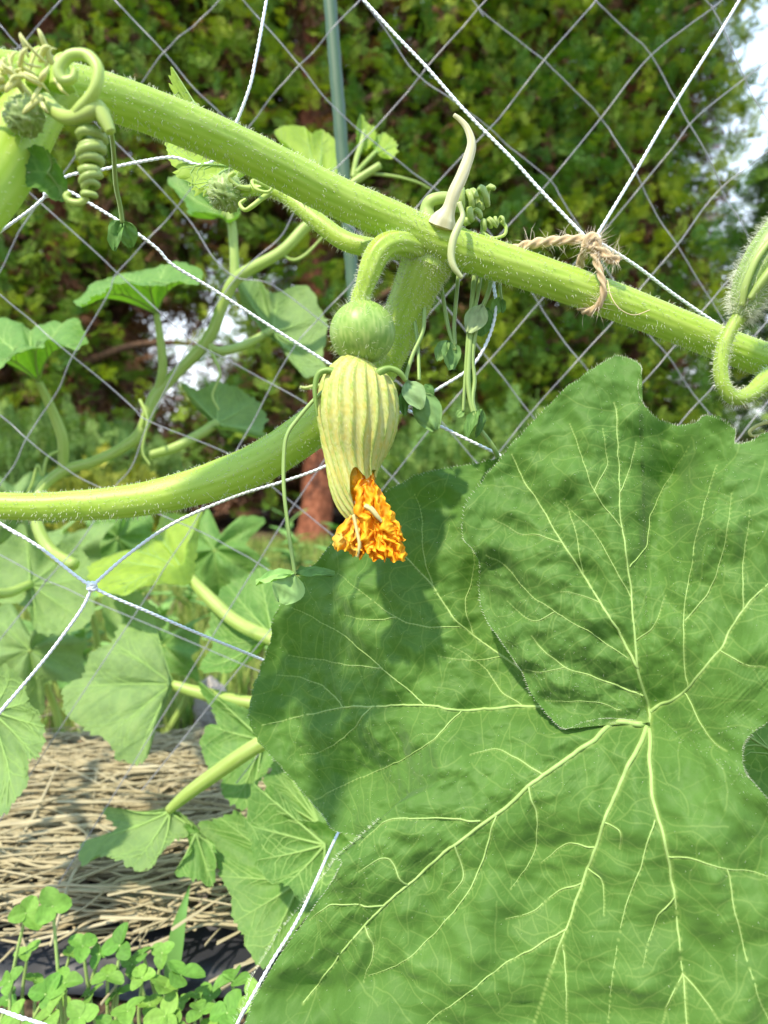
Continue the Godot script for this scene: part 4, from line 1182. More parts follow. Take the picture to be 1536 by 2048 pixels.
func straw_mulch() -> void:
	var t := thing("straw_mulch", "loose layer of dry beige straw lying across the black film", "straw", Vector3(-0.2, 0.03, -0.6))
	var variants := []
	for k in 10:
		var s := Shape.new()
		var length := rng.randf_range(0.10, 0.30)
		var pts := []
		var arc := rng.randf_range(-0.22, 0.22)
		for i in 6:
			var f := float(i) / 5 - 0.5
			pts.append(Vector4(f * length, arc * (0.25 - f * f) * length + rng.randf_range(-0.0015, 0.0015), rng.randf_range(-0.004, 0.004), rng.randf_range(0.0005, 0.0013) * (1.0 - 0.4 * absf(f))))
		var tone := rng.randf()
		var a := Color(0.33, 0.28, 0.16).lerp(Color(0.54, 0.49, 0.33), tone)
		tube(s, pts, 6, 3, a * 0.8, a * 1.12, 3, 0.28, 0.1, 40.0)
		variants.append(s.commit(Vector3.ZERO))
	var put := func(spread: float) -> Transform3D:
		var z := rng.randf_range(-0.625, -0.395)
		var x := rng.randf_range(-0.62, 0.20)
		var turn := rng.randfn() * spread + 0.12
		var b := Basis(Vector3.UP, turn) * Basis(Vector3.BACK, rng.randfn() * 0.05) * Basis(Vector3.RIGHT, rng.randf() * TAU)
		return Transform3D(b, Vector3(x, bed_height(x, z) + 0.011 + rng.randf_range(0.0, 0.016), z))
	for k in 290:
		var o := MeshInstance3D.new()
		o.name = "straw"
		o.mesh = variants[k % variants.size()]
		o.material_override = M.straw
		var tr: Transform3D = put.call(0.17 if k % 7 else 0.7)
		tr.origin -= t.position
		tr.origin.y += 0.004
		o.transform = tr
		t.add_child(o, true)
	var mm := MultiMesh.new()
	mm.transform_format = MultiMesh.TRANSFORM_3D
	mm.mesh = variants[3]
	mm.instance_count = 3600
	for k in 3600:
		var tr: Transform3D = put.call(0.30)
		tr.origin -= t.position
		tr.basis = tr.basis.scaled(Vector3(rng.randf_range(0.15, 1.0), 0.7, rng.randf_range(0.5, 1.6)))
		mm.set_instance_transform(k, tr)
	var inst := MultiMeshInstance3D.new()
	inst.name = "straw_litter"
	inst.multimesh = mm
	inst.material_override = M.straw
	stuff(inst)
	t.add_child(inst, true)
	# a few thick brown stalks lying over the film's front edge
	for p in [[Vector4(-0.12099, -0.03809, -0.43705, 0.00275), Vector4(-0.12075, -0.02537, -0.45347, 0.00284), Vector4(-0.11311, -0.01280, -0.46988, 0.00260), Vector4(-0.10918, -0.00514, -0.49079, 0.00237)], [Vector4(-0.13382, -0.02594, -0.43833, 0.00306), Vector4(-0.11602, -0.01910, -0.45413, 0.00347), Vector4(-0.10211, -0.01906, -0.47927, 0.00298)], [Vector4(-0.11476, -0.03171, -0.42264, 0.00296), Vector4(-0.09716, -0.02442, -0.43849, 0.00306), Vector4(-0.08537, -0.02555, -0.45848, 0.00287)], [Vector4(-0.22552, -0.01605, -0.45948, 0.00287), Vector4(-0.19391, -0.01559, -0.44445, 0.00309), Vector4(-0.17659, -0.02188, -0.43071, 0.00270), Vector4(-0.16800, -0.02730, -0.42311, 0.00237)], [Vector4(-0.29568, 0.01342, -0.54302, 0.00371), Vector4(-0.29455, 0.01133, -0.61318, 0.00333), Vector4(-0.28121, 0.01594, -0.67400, 0.00410), Vector4(-0.21254, 0.01079, -0.64329, 0.00305)]]:
		var s := Shape.new()
		tube(s, p, 8, 8, Color(0.28, 0.16, 0.07), Color(0.52, 0.36, 0.19), 4, 0.25, 0.2, 60.0)
		build(s, "stalk", M.straw, t)
	for k in 18:
		# curled brown dead leaves in the straw's front edge
		var at := Vector3(rng.randf_range(-0.36, -0.06), 0.034, rng.randf_range(-0.455, -0.42))
		var s := Shape.new()
		leaflet(s, at, Vector3(rng.randf_range(-1, 1), 0.15, rng.randf_range(-0.5, 0.5)).normalized(), Vector3(rng.randf_range(-0.4, 0.4), 1, 0.3).normalized(), rng.randf_range(0.015, 0.035), rng.randf_range(0.004, 0.010), 0.5, 0.4, Color(0.16, 0.12, 0.09).lerp(Color(0.34, 0.28, 0.22), rng.randf()))
		build(s, "dead_leaf", M.straw, t)


# a small leaf: base, direction, face normal, length, half width, fold along the midrib, droop at the tip
func leaflet(s: Shape, base: Vector3, dir: Vector3, nrm: Vector3, length: float, half: float, crease: float, droop: float, tone: Color, wrinkle: float = 0.06) -> void:
	var side := dir.cross(nrm).normalized()
	var up := side.cross(dir).normalized()
	var rows := []
	var cols := []
	var key := base.x * 300.0 + base.y * 700.0
	for i in 9:
		var t := float(i) / 8
		var wide := half * pow(sin(PI * pow(t, 0.8) * 0.93 + 0.03), 0.75)
		var row := []
		var col := []
		for j in 9:
			var u := float(j) / 8 * 2.0 - 1.0
			var p := base + dir * (length * t) - up * (droop * length * t * t) + side * (u * wide) + up * (crease * absf(u) * wide)
			p += up * (wrinkle * length * wob.get_noise_3d(u * 1.7 + key, t * 2.0, key))
			row.append(p)
			col.append(tone * (1.0 + 0.25 * fine.get_noise_2d(u * 3.0 + key, t * 6.0)))
		rows.append(row)
		cols.append(col)
	sheet(s, rows, cols)


# ---------------------------------------------------------------- hedge and trees

func frond(long: float, dense: int, seed_value: int) -> ArrayMesh:
	# a flat conifer spray: a twig with short scale-covered branchlets
	var r := RandomNumberGenerator.new()
	r.seed = seed_value
	var s := Shape.new()
	var tint := Color.WHITE
	for k in dense:
		var t := float(k) / dense
		for side in [-1.0, 1.0]:
			var root := Vector3(0, long * t, 0.003 * sin(t * 9.0))
			var reach := long * 0.42 * (1.0 - 0.7 * t) * r.randf_range(0.7, 1.2)
			var dir := Vector3(side * r.randf_range(0.7, 1.0), r.randf_range(0.5, 0.9), r.randf_range(-0.35, 0.35)).normalized()
			var w := 0.0022
			for b in 3:
				var p := root + dir * (reach * b / 3.0)
				var d := (dir + Vector3(0, 0, 1) * r.randf_range(-0.5, 0.5) + Vector3(0, 0.5, 0) * (b - 1)).normalized()
				var q := p + d * (reach * 0.62)
				var across := d.cross(Vector3(r.randf_range(-0.4, 0.4), 0, 1)).normalized() * w
				var n := s.v.size()
				var lift := Vector3(0, 0, 0.0018)
				for e in [p - across * 0.5, p + across * 0.5, p.lerp(q, 0.55) + across * 1.2 + lift, p.lerp(q, 0.55) - across * 1.2 + lift, q]:
					s.v.append(e)
					s.c.append(tint)
				s.idx.append_array([n, n + 2, n + 1, n, n + 3, n + 2, n + 3, n + 4, n + 2])
	return s.commit(Vector3.ZERO)


func spray(parent: Node3D, called: String, mesh: Mesh, places: Array, tones: Array) -> void:
	var mm := MultiMesh.new()
	mm.transform_format = MultiMesh.TRANSFORM_3D
	mm.use_colors = true
	mm.mesh = mesh
	mm.instance_count = places.size()
	for k in places.size():
		mm.set_instance_transform(k, places[k])
		mm.set_instance_color(k, tones[k])
	var o := MultiMeshInstance3D.new()
	o.name = called
	o.multimesh = mm
	o.material_override = M.foliage
	stuff(o)
	parent.add_child(o, true)


func hedge_open(x: float, y: float) -> float:
	# how thin the crown is: gaps low on the left let the sky through
	var g := 0.0
	for q in [[-0.66, 0.58, 0.08, 0.04], [-0.62, 0.48, 0.07, 0.05], [-0.76, 0.40, 0.07, 0.04], [-0.45, 0.80, 0.10, 0.04], [-1.00, 1.32, 0.05, 0.08], [-0.52, 0.62, 0.09, 0.06], [-0.80, 0.66, 0.06, 0.03], [-0.30, 0.92, 0.05, 0.02], [-0.36, 1.10, 0.05, 0.022], [-0.62, 0.98, 0.07, 0.022]]:
		var dx: float = (x - q[0]) / q[2]
		var dy: float = (y - q[1]) / q[3]
		g = maxf(g, exp(-0.5 * (dx * dx + dy * dy)))
	return g


func hedge_and_trees() -> void:
	var fine_spray := frond(0.055, 7, 3)
	var wide_spray := frond(0.075, 8, 8)
	var dry_spray := frond(0.085, 7, 15)
	var names := [["conifer", "clipped golden green conifer of the hedge with sky showing through its lower gaps", -1.75, -0.38], ["conifer", "clipped golden green conifer of the hedge with a bare reddish trunk at its foot", -0.38, 0.35], ["conifer", "clipped golden green conifer at the free end of the hedge", 0.35, 0.99]]
	for item in names:
		var x0: float = item[2]
		var x1: float = item[3]
		var trunk_x := -0.195 if x0 == -0.38 else (x0 + x1) * 0.5 + 0.1
		var tz := -2.06 if x0 == -0.38 else -2.35
		var t := thing(item[0], item[1], "conifer", Vector3(trunk_x, 0, -2.3), "conifers of the hedge")
		var s := Shape.new()
		tube(s, [Vector4(trunk_x, -0.05, tz, 0.050), Vector4(trunk_x + 0.005, 0.30, (tz - 2.36) * 0.5 - 0.1, 0.045), Vector4(trunk_x - 0.02, 1.1, -2.38, 0.042), Vector4(trunk_x, 2.3, -2.4, 0.02)], 20, 6, Color.WHITE, Color.WHITE, 7, 0.08, 0.12)
		build(s, "trunk", M.bark, t)
		for k in 16:
			var y := rng.randf_range(0.45, 2.0)
			var e := Vector3(rng.randf_range(x0, x1), y + rng.randf_range(0.0, 0.25), -2.35 + rng.randf_range(-0.2, 0.32))
			var a := Vector3(trunk_x, y, -2.37)
			var ls := Shape.new()
			var m := a.lerp(e, 0.5) + Vector3(0, 0.04, 0)
			tube(ls, [Vector4(a.x, a.y, a.z, 0.016), Vector4(m.x, m.y, m.z, 0.010), Vector4(e.x, e.y, e.z, 0.004)], 8, 5, Color.WHITE, Color.WHITE)
			build(ls, "limb", M.twig, t)
		var green := []
		var green_tone := []
		var inner := []
		var inner_tone := []
		var dry := []
		var dry_tone := []
		var count := int(7000 * (x1 - x0))
		for k in count * 3:
			var x := rng.randf_range(x0 - 0.05, x1 + 0.03)
			var y := rng.randf_range(0.04, 2.15)
			var clump := 0.6 * wob.get_noise_2d(x * 5.5, y * 7.5) + 0.6 * wob.get_noise_2d(x * 13.0 + 40.0, y * 16.0)
			var right := smoothstep(-0.3, 0.5, x)
			var open := hedge_open(x, y)
			if rng.randf() < open * 1.25:
				continue
			var low := smoothstep(0.25, 0.50, y + 0.12 * clump) if x < 0.1 else smoothstep(0.05, 0.2, y)
			var depth := rng.randf()
			if k < count:
				# lit shell: clumps with hollows between them
				if clump < rng.randf_range(0.06, 0.38) - 0.26 * right + 0.08 * smoothstep(0.5, 0.1, absf(x + 0.15)) or rng.randf() > low:
					continue
				var z := -2.0 - 0.05 * sin(x * 3.0) - 0.16 * (0.5 - clump) - rng.randf() * 0.12 - 0.10 * smoothstep(0.85, 0.97, x)
				var b := Basis(Vector3.UP, rng.randf_range(-1.2, 1.2)) * Basis(Vector3.RIGHT, rng.randf_range(0.1, 1.5)) * Basis(Vector3.BACK, rng.randf_range(-1.3, 1.3))
				green.append(Transform3D(b * Basis().scaled(Vector3.ONE * rng.randf_range(0.5, 0.95)), Vector3(x, y, z) - t.position))
				var warm := clampf(0.5 + 0.9 * wob.get_noise_2d(x * 3.0 + 9.0, y * 3.0) + rng.randf_range(-0.5, 0.5) - 0.25 * right, 0.0, 1.0)
				green_tone.append(Color(0.085, 0.21, 0.033).lerp(Color(0.38, 0.47, 0.042), warm))
			elif k < count * 2:
				if rng.randf() > 0.25 + 0.35 * low or open > 0.45:
					continue
				inner.append(Transform3D(Basis(Vector3.UP, rng.randf_range(-1.5, 1.5)) * Basis(Vector3.RIGHT, rng.randf_range(-0.5, 2.0)) * Basis(Vector3.BACK, rng.randf_range(-2.0, 2.0)), Vector3(x, y, -2.24 - rng.randf() * 0.30) - t.position))
				inner_tone.append(Color(0.12, 0.28, 0.04).lerp(Color(0.32, 0.46, 0.05), rng.randf()))
			else:
				# dead brown sprays inside the crown
				if open > 0.6 or rng.randf() > 0.9:
					continue
				dry.append(Transform3D(Basis(Vector3.UP, rng.randf_range(-2.5, 2.5)) * Basis(Vector3.RIGHT, rng.randf_range(-1.0, 2.5)) * Basis(Vector3.BACK, rng.randf_range(-2.5, 2.5)), Vector3(x, y, -2.28 - depth * 0.42) - t.position))
				dry_tone.append(Color(0.13, 0.07, 0.045).lerp(Color(0.34, 0.17, 0.10), pow(rng.randf(), 1.8)))
		for k in int(2600 * (x1 - x0)):
			# the far side of the crown closes it
			var x := rng.randf_range(x0 - 0.05, x1)
			var y := rng.randf_range(0.05, 2.15)
			if hedge_open(x, y) > 0.10:
				continue
			dry.append(Transform3D(Basis(Vector3.UP, rng.randf_range(-0.8, 0.8)) * Basis(Vector3.RIGHT, rng.randf_range(-0.6, 0.6)) * Basis(Vector3.BACK, rng.randf() * TAU) * Basis().scaled(Vector3.ONE * 1.7), Vector3(x, y, -2.72 - rng.randf() * 0.12) - t.position))
			dry_tone.append(Color(0.13, 0.07, 0.045).lerp(Color(0.34, 0.17, 0.10), pow(rng.randf(), 1.8)))
		spray(t, "crown", fine_spray, green, green_tone)
		spray(t, "inner_foliage", wide_spray, inner, inner_tone)
		spray(t, "dead_foliage", dry_spray, dry, dry_tone)
	# grey-green tree beyond the end of the hedge
	var far := thing("spruce", "soft grey green tree standing beyond the free end of the hedge", "tree", Vector3(1.42, 0, -2.7))
	var s := Shape.new()
	tube(s, [Vector4(1.42, -0.05, -2.7, 0.05), Vector4(1.43, 0.7, -2.7, 0.03), Vector4(1.42, 1.2, -2.7, 0.008)], 12, 5, Color.WHITE, Color.WHITE)
	build(s, "trunk", M.bark, far)
	var places := []
	var tones := []
	for k in 5200:
		var y := rng.randf_range(0.0, 1.22)
		var rad := 0.62 * (1.0 - 0.80 * pow(y / 1.22, 1.4)) * sqrt(rng.randf()) * (0.85 + 0.25 * sin(y * 23.0))
		var th := rng.randf() * TAU
		places.append(Transform3D(Basis(Vector3.UP, rng.randf() * TAU) * Basis(Vector3.RIGHT, rng.randf_range(0.4, 1.8)), Vector3(cos(th) * rad, y, sin(th) * rad)))
		tones.append(Color(0.13, 0.27, 0.06).lerp(Color(0.28, 0.40, 0.10), rng.randf()))
	spray(far, "crown", wide_spray, places, tones)
	# low golden shrub in front of the gap
	shrub("shrub", "rounded golden green shrub at the foot of the hedge", Vector3(-0.5572, 0.20211, -1.54825), 0.14, 0.20, 520, Color(0.17, 0.24, 0.03), Color(0.42, 0.42, 0.05), fine_spray)
	shrub("shrub", "dark green shrub under the hedge beside the trunk", Vector3(0.29103, 0.12337, -1.84163), 0.34, 0.30, 1500, Color(0.11, 0.23, 0.05), Color(0.22, 0.34, 0.07), wide_spray)
	shrub("shrub", "dark green shrub low at the left under the sky gap", Vector3(-0.87445, 0.18001, -1.89785), 0.40, 0.30, 1300, Color(0.10, 0.21, 0.05), Color(0.20, 0.31, 0.07), wide_spray)
	# far backdrop seen through the gaps: a pale house and a wooded rise
	var house := thing("house", "pale distant house with reddish roof glimpsed through the hedge", "house", Vector3(-9.5, 0, -22))
	var hs := Shape.new()
	box(hs, Vector3(-9.6, 1.3, -22), Vector3(3.2, 2.6, 3.0))
	build(hs, "wall", plain(Color(0.62, 0.64, 0.68), 0.8), house)
	hs = Shape.new()
	var ridge := [Vector3(-11.4, 2.6, -20.3), Vector3(-7.8, 2.6, -20.3), Vector3(-7.8, 2.6, -23.7), Vector3(-11.4, 2.6, -23.7), Vector3(-11.2, 3.7, -22), Vector3(-8.0, 3.7, -22)]
	for p in ridge:
		hs.v.append(p)
	hs.idx = PackedInt32Array([0, 4, 5, 0, 5, 1, 2, 5, 4, 2, 4, 3, 1, 5, 2, 3, 4, 0, 0, 1, 2, 0, 2, 3])
	build(hs, "roof", plain(Color(0.34, 0.16, 0.10), 0.8), house)
	for k in 2:
		hs = Shape.new()
		box(hs, Vector3(-10.5 + k * 1.7, 1.5, -20.48), Vector3(0.8, 1.0, 0.06))
		build(hs, "window", plain(Color(0.06, 0.08, 0.10), 0.15), house)
	for k in 7:
		var q := Vector3(-16.0 + k * 5.2, 0, -30 - 3 * (k % 3))
		var tree := thing("far_tree", "distant dark green tree beyond the garden", "tree", q, "distant trees")
		var ts := Shape.new()
		tube(ts, [Vector4(q.x, -0.1, q.z, 0.16), Vector4(q.x, 1.8, q.z, 0.10), Vector4(q.x, 3.0, q.z, 0.03)], 10, 3, Color.WHITE, Color.WHITE)
		build(ts, "trunk", M.bark, tree)
		var pl := []
		var tn := []
		for e in 500:
			var d := Vector3(rng.randfn(), rng.randfn() * 0.8, rng.randfn()) * 0.75
			pl.append(Transform3D(Basis(Vector3.UP, rng.randf() * TAU) * Basis(Vector3.RIGHT, rng.randf() * 3.0) * Basis().scaled(Vector3.ONE * 7.0), Vector3(0, 2.3, 0) + d))
			tn.append(Color(0.06, 0.11, 0.05).lerp(Color(0.14, 0.20, 0.08), rng.randf()))
		spray(tree, "crown", fine_spray, pl, tn)


func shrub(called: String, label: String, at: Vector3, wide: float, high: float, count: int, a: Color, b: Color, mesh: Mesh) -> void:
	var base := Vector3(at.x, 0, at.z)
	var t := thing(called, label, "shrub", base)
	for k in 5:
		var ss := Shape.new()
		var e := base + Vector3(rng.randf_range(-0.6, 0.6) * wide, high * 0.8, rng.randf_range(-0.3, 0.3) * wide)
		tube(ss, [Vector4(base.x, -0.02, base.z, 0.008), Vector4(e.x, e.y, e.z, 0.003)], 6, 3, Color.WHITE, Color.WHITE)
		build(ss, "stem", M.twig, t)
	var places := []
	var tones := []
	for k in count:
		var d := Vector3(rng.randfn(), rng.randfn(), rng.randfn()).normalized() * pow(rng.randf(), 0.33)
		var p := Vector3(d.x * wide, high * (0.55 + 0.55 * d.y), d.z * wide * 0.7)
		p += Vector3(0, 0.05 * wob.get_noise_2d(p.x * 9.0, p.z * 9.0), 0)
		places.append(Transform3D(Basis(Vector3.UP, rng.randf() * TAU) * Basis(Vector3.RIGHT, rng.randf_range(-0.3, 1.4)) * Basis().scaled(Vector3.ONE * rng.randf_range(0.5, 0.9)), p))
		tones.append(a.lerp(b, rng.randf()))
	spray(t, "foliage", mesh, places, tones)


func box(s: Shape, mid: Vector3, size: Vector3) -> void:
	var h := size * 0.5
	for f in [[Vector3.RIGHT, Vector3.UP, Vector3.BACK], [Vector3.LEFT, Vector3.UP, Vector3.FORWARD], [Vector3.UP, Vector3.BACK, Vector3.RIGHT], [Vector3.DOWN, Vector3.BACK, Vector3.LEFT], [Vector3.BACK, Vector3.UP, Vector3.LEFT], [Vector3.FORWARD, Vector3.UP, Vector3.RIGHT]]:
		var n := s.v.size()
		for q in [[-1, -1], [1, -1], [1, 1], [-1, 1]]:
			s.v.append(mid + (f[0] + f[1] * float(q[0]) + f[2] * float(q[1])) * h)
		s.idx.append_array([n, n + 2, n + 1, n, n + 3, n + 2])


func weeds_and_grass() -> void:
	# grass behind the bed
	var s := Shape.new()
	for k in 5:
		var a := Vector3(rng.randf_range(-0.01, 0.01), 0, rng.randf_range(-0.01, 0.01))
		var lean := Vector3(rng.randf_range(-0.04, 0.04), rng.randf_range(0.05, 0.11), rng.randf_range(-0.04, 0.04))
		var side := Vector3(lean.z, 0, -lean.x).normalized() * 0.0022
		var n := s.v.size()
		for e in [a - side, a + side, a + lean * 0.6 + side * 0.8 + Vector3(0, 0.01, 0), a + lean * 0.6 - side * 0.8 + Vector3(0, 0.01, 0), a + lean * 1.2]:
			s.v.append(e)
			s.c.append(Color.WHITE)
		s.idx.append_array([n, n + 2, n + 1, n, n + 3, n + 2, n + 3, n + 4, n + 2])
	var tuft := s.commit(Vector3.ZERO)
	var g := Node3D.new()
	g.name = "grass"
	g.set_meta("kind", "stuff")
	g.set_meta("label", "rough green and straw coloured grass between the bed and hedge")
	g.set_meta("category", "grass")
	add_child(g)
	var places := []
	var tones := []
	for k in 24000:
		var z := rng.randf_range(-2.0, -0.73)
		var x := rng.randf_range(-1.15, 0.6) * (0.35 - z * 0.45)
		if wob.get_noise_2d(x * 4.0, z * 4.0) < -0.4:
			continue
		places.append(Transform3D(Basis(Vector3.UP, rng.randf() * TAU) * Basis().scaled(Vector3.ONE * rng.randf_range(0.14, 0.38)), Vector3(x, 0, z)))
		tones.append(Color(0.17, 0.32, 0.06).lerp(Color(0.46, 0.52, 0.15), pow(rng.randf(), 1.3)))
	spray(g, "blades", tuft, places, tones)
	# broad-leaved weeds, each a rosette of leaves
	for k in 60:
		var z := rng.randf_range(-1.7, -0.80)
		var x := rng.randf_range(-0.72, 0.0) * (0.35 - z * 0.62)
		var t := thing("weed", "low broad leaved green weed growing in the grass", "weed", Vector3(x, 0, z), "weeds in the grass")
		var stem := Shape.new()
		var h := rng.randf_range(0.05, 0.12)
		tube(stem, [Vector4(x, -0.005, z, 0.002), Vector4(x + 0.004, h * 0.5, z, 0.0018), Vector4(x, h, z, 0.001)], 6, 3, Color(0.2, 0.32, 0.08), Color(0.25, 0.38, 0.1))
		build(stem, "stem", M.stalk, t)
		for e in 8:
			var th := rng.randf() * TAU
			var ls := Shape.new()
			leaflet(ls, Vector3(x, h * rng.randf_range(0.25, 1.0), z), Vector3(cos(th), rng.randf_range(0.2, 1.4), sin(th)).normalized(), Vector3(rng.randf_range(-0.3, 0.3), 1, rng.randf_range(-0.3, 0.5)).normalized(), rng.randf_range(0.025, 0.06), rng.randf_range(0.005, 0.011), 0.25, 0.35, Color(0.13, 0.28, 0.07).lerp(Color(0.24, 0.42, 0.12), rng.randf()))
			build(ls, "leaf", M.wilted, t)


# ---------------------------------------------------------------- nets and stake

func netting() -> void:
	var a := Vector3(-0.03673, 0.59814, -0.53409)
	var b := Vector3(-0.02048, 0.39772, -0.51303)
	var foot := a + (b - a) * ((a.y + 0.03) / (a.y - b.y))
	var top := a + (a - b) * 0.4
	var st := thing("garden_stake", "slim green plastic coated garden stake standing behind the vine", "stake", Vector3(foot.x, 0, foot.z))
	var s := Shape.new()
	var pts := []
	for k in 90:
		var p := top.lerp(foot, float(k) / 89)
		pts.append(Vector4(p.x, p.y, p.z, 0.0039 + (0.0003 if k % 2 else 0.0)))
	tube(s, pts, 18, 1, Color.WHITE, Color.WHITE, 6, 0.05)
	build(s, "pole", M.stake, st)
	var net := thing("string_net", "white twisted string net with large meshes tied to the vine", "net", Vector3(0.07023, 0.36327, -0.26406))
	var white := [
		[Vector3(-0.01158, 0.45114, -0.27933), Vector3(0.00288, 0.43487, -0.27661), Vector3(0.0142, 0.42259, -0.27432), Vector3(0.02812, 0.40638, -0.27161), Vector3(0.04293, 0.39096, -0.26898), Vector3(0.05229, 0.38014, -0.26684), Vector3(0.0659, 0.36543, -0.26429), Vector3(0.06929, 0.36237, -0.26296)],
		[Vector3(0.12467, 0.45199, -0.27942), Vector3(0.11418, 0.43487, -0.27661), Vector3(0.09748, 0.40872, -0.27185), Vector3(0.08436, 0.38662, -0.26853), Vector3(0.07123, 0.36543, -0.26429), Vector3(0.06995, 0.3627, -0.26299)],
		[Vector3(0.06935, 0.36311, -0.26203), Vector3(0.08419, 0.35543, -0.26525), Vector3(0.0995, 0.3463, -0.26932), Vector3(0.11879, 0.33445, -0.27109), Vector3(0.14146, 0.32033, -0.27161)],
		[Vector3(0.06995, 0.36303, -0.26303), Vector3(0.06407, 0.36477, -0.26623), Vector3(0.05803, 0.36485, -0.26925), Vector3(0.05011, 0.36354, -0.27213), Vector3(0.04185, 0.35973, -0.27374), Vector3(0.03804, 0.35199, -0.27293), Vector3(0.0383, 0.34375, -0.26905), Vector3(0.03699, 0.33582, -0.2662), Vector3(0.03346, 0.32728, -0.2643), Vector3(0.02823, 0.32056, -0.26359), Vector3(0.01669, 0.31327, -0.26484), Vector3(0.00215, 0.30397, -0.27693), Vector3(-0.01247, 0.29222, -0.28274), Vector3(-0.02363, 0.28629, -0.28412), Vector3(-0.03759, 0.28154, -0.27759), Vector3(-0.0525, 0.2771, -0.27009), Vector3(-0.07119, 0.26906, -0.26019), Vector3(-0.08604, 0.25869, -0.25508), Vector3(-0.09719, 0.24875, -0.25202)],
		[Vector3(-0.04007, 0.4546, -0.28573), Vector3(-0.0427, 0.43797, -0.28297), Vector3(-0.04461, 0.42679, -0.28079), Vector3(-0.04651, 0.4182, -0.27989), Vector3(-0.05139, 0.40713, -0.28074), Vector3(-0.05757, 0.39641, -0.28162), Vector3(-0.06459, 0.39292, -0.28125), Vector3(-0.07334, 0.39483, -0.27944), Vector3(-0.08386, 0.39274, -0.27721), Vector3(-0.09822, 0.38982, -0.27691), Vector3(-0.1098, 0.38759, -0.27667), Vector3(-0.11603, 0.38174, -0.27606), Vector3(-0.12242, 0.37606, -0.27546), Vector3(-0.1328, 0.36867, -0.27468), Vector3(-0.14317, 0.36145, -0.27392)],
		[Vector3(-0.11603, 0.38294, -0.27618), Vector3(-0.10911, 0.38243, -0.27613), Vector3(-0.10219, 0.37864, -0.27573), Vector3(-0.08905, 0.37056, -0.27488), Vector3(-0.07927, 0.36347, -0.27615), Vector3(-0.07407, 0.35801, -0.27758), Vector3(-0.05998, 0.34965, -0.27972), Vector3(-0.03732, 0.33521, -0.28122), Vector3(-0.02132, 0.32522, -0.28218), Vector3(-0.00146, 0.31273, -0.28288), Vector3(0.01627, 0.30357, -0.27387), Vector3(0.02773, 0.29779, -0.27125), Vector3(0.04137, 0.29126, -0.27258), Vector3(0.05638, 0.28244, -0.27769)],
		[Vector3(-0.13446, 0.27357, -0.25463), Vector3(-0.12781, 0.26943, -0.2542), Vector3(-0.11449, 0.26149, -0.25336), Vector3(-0.09752, 0.24875, -0.25202), Vector3(-0.08001, 0.23833, -0.25797), Vector3(-0.06579, 0.22787, -0.26893), Vector3(-0.04901, 0.21279, -0.29048), Vector3(-0.03031, 0.19865, -0.30608)],
		[Vector3(-0.09685, 0.24908, -0.25206), Vector3(-0.10035, 0.24163, -0.25128), Vector3(-0.107, 0.2322, -0.25028), Vector3(-0.11449, 0.2226, -0.24927), Vector3(-0.12781, 0.20687, -0.24762), Vector3(-0.13446, 0.1986, -0.24675)],
		[Vector3(-0.01014, 0.14711, -0.31072), Vector3(-0.01597, 0.14163, -0.30009), Vector3(-0.02053, 0.13958, -0.28278), Vector3(-0.02861, 0.13609, -0.24622), Vector3(-0.03705, 0.12744, -0.23324), Vector3(-0.04609, 0.1145, -0.22384), Vector3(-0.05117, 0.10486, -0.22081)],
		[Vector3(-0.13487, 0.10742, -0.24119), Vector3(-0.1298, 0.10541, -0.24098), Vector3(-0.11459, 0.10036, -0.24045), Vector3(-0.10445, 0.097, -0.2401)],
	]
	for p in white:
		var ss := Shape.new()
		var pts2 := bend(run_on(p, 0.18, true), 14)
		var line := []
		for q in pts2:
			line.append(Vector4(q.x, q.y, q.z, 0.00053))
		tube(ss, resample(line, 0.0005), 8, 1, Color.WHITE, Color.WHITE, 2, 0.20, 0.0, 3300.0)
		build(ss, "string", M.string, net)
	for k in [Vector3(0.06982, 0.3629, -0.26251), Vector3(-0.09719, 0.24875, -0.25202), Vector3(-0.11603, 0.38208, -0.27609)]:
		var ks := Shape.new()
		var run := []
		for e in 24:
			var th := e * 0.8
			run.append(Vector4(k.x + 0.0011 * cos(th), k.y + 0.0010 * sin(th * 1.3), k.z + 0.0008 * sin(th), 0.0007))
		tube(ks, run, 8, 3, Color.WHITE, Color.WHITE, 2, 0.2, 0.0, 1500.0)
		build(ks, "knot", M.string, net)
	var clear := thing("filament_net", "clear grey plastic garden net of diamond meshes hanging behind the vine", "net", Vector3(0.06334, 0.42553, -0.43551))
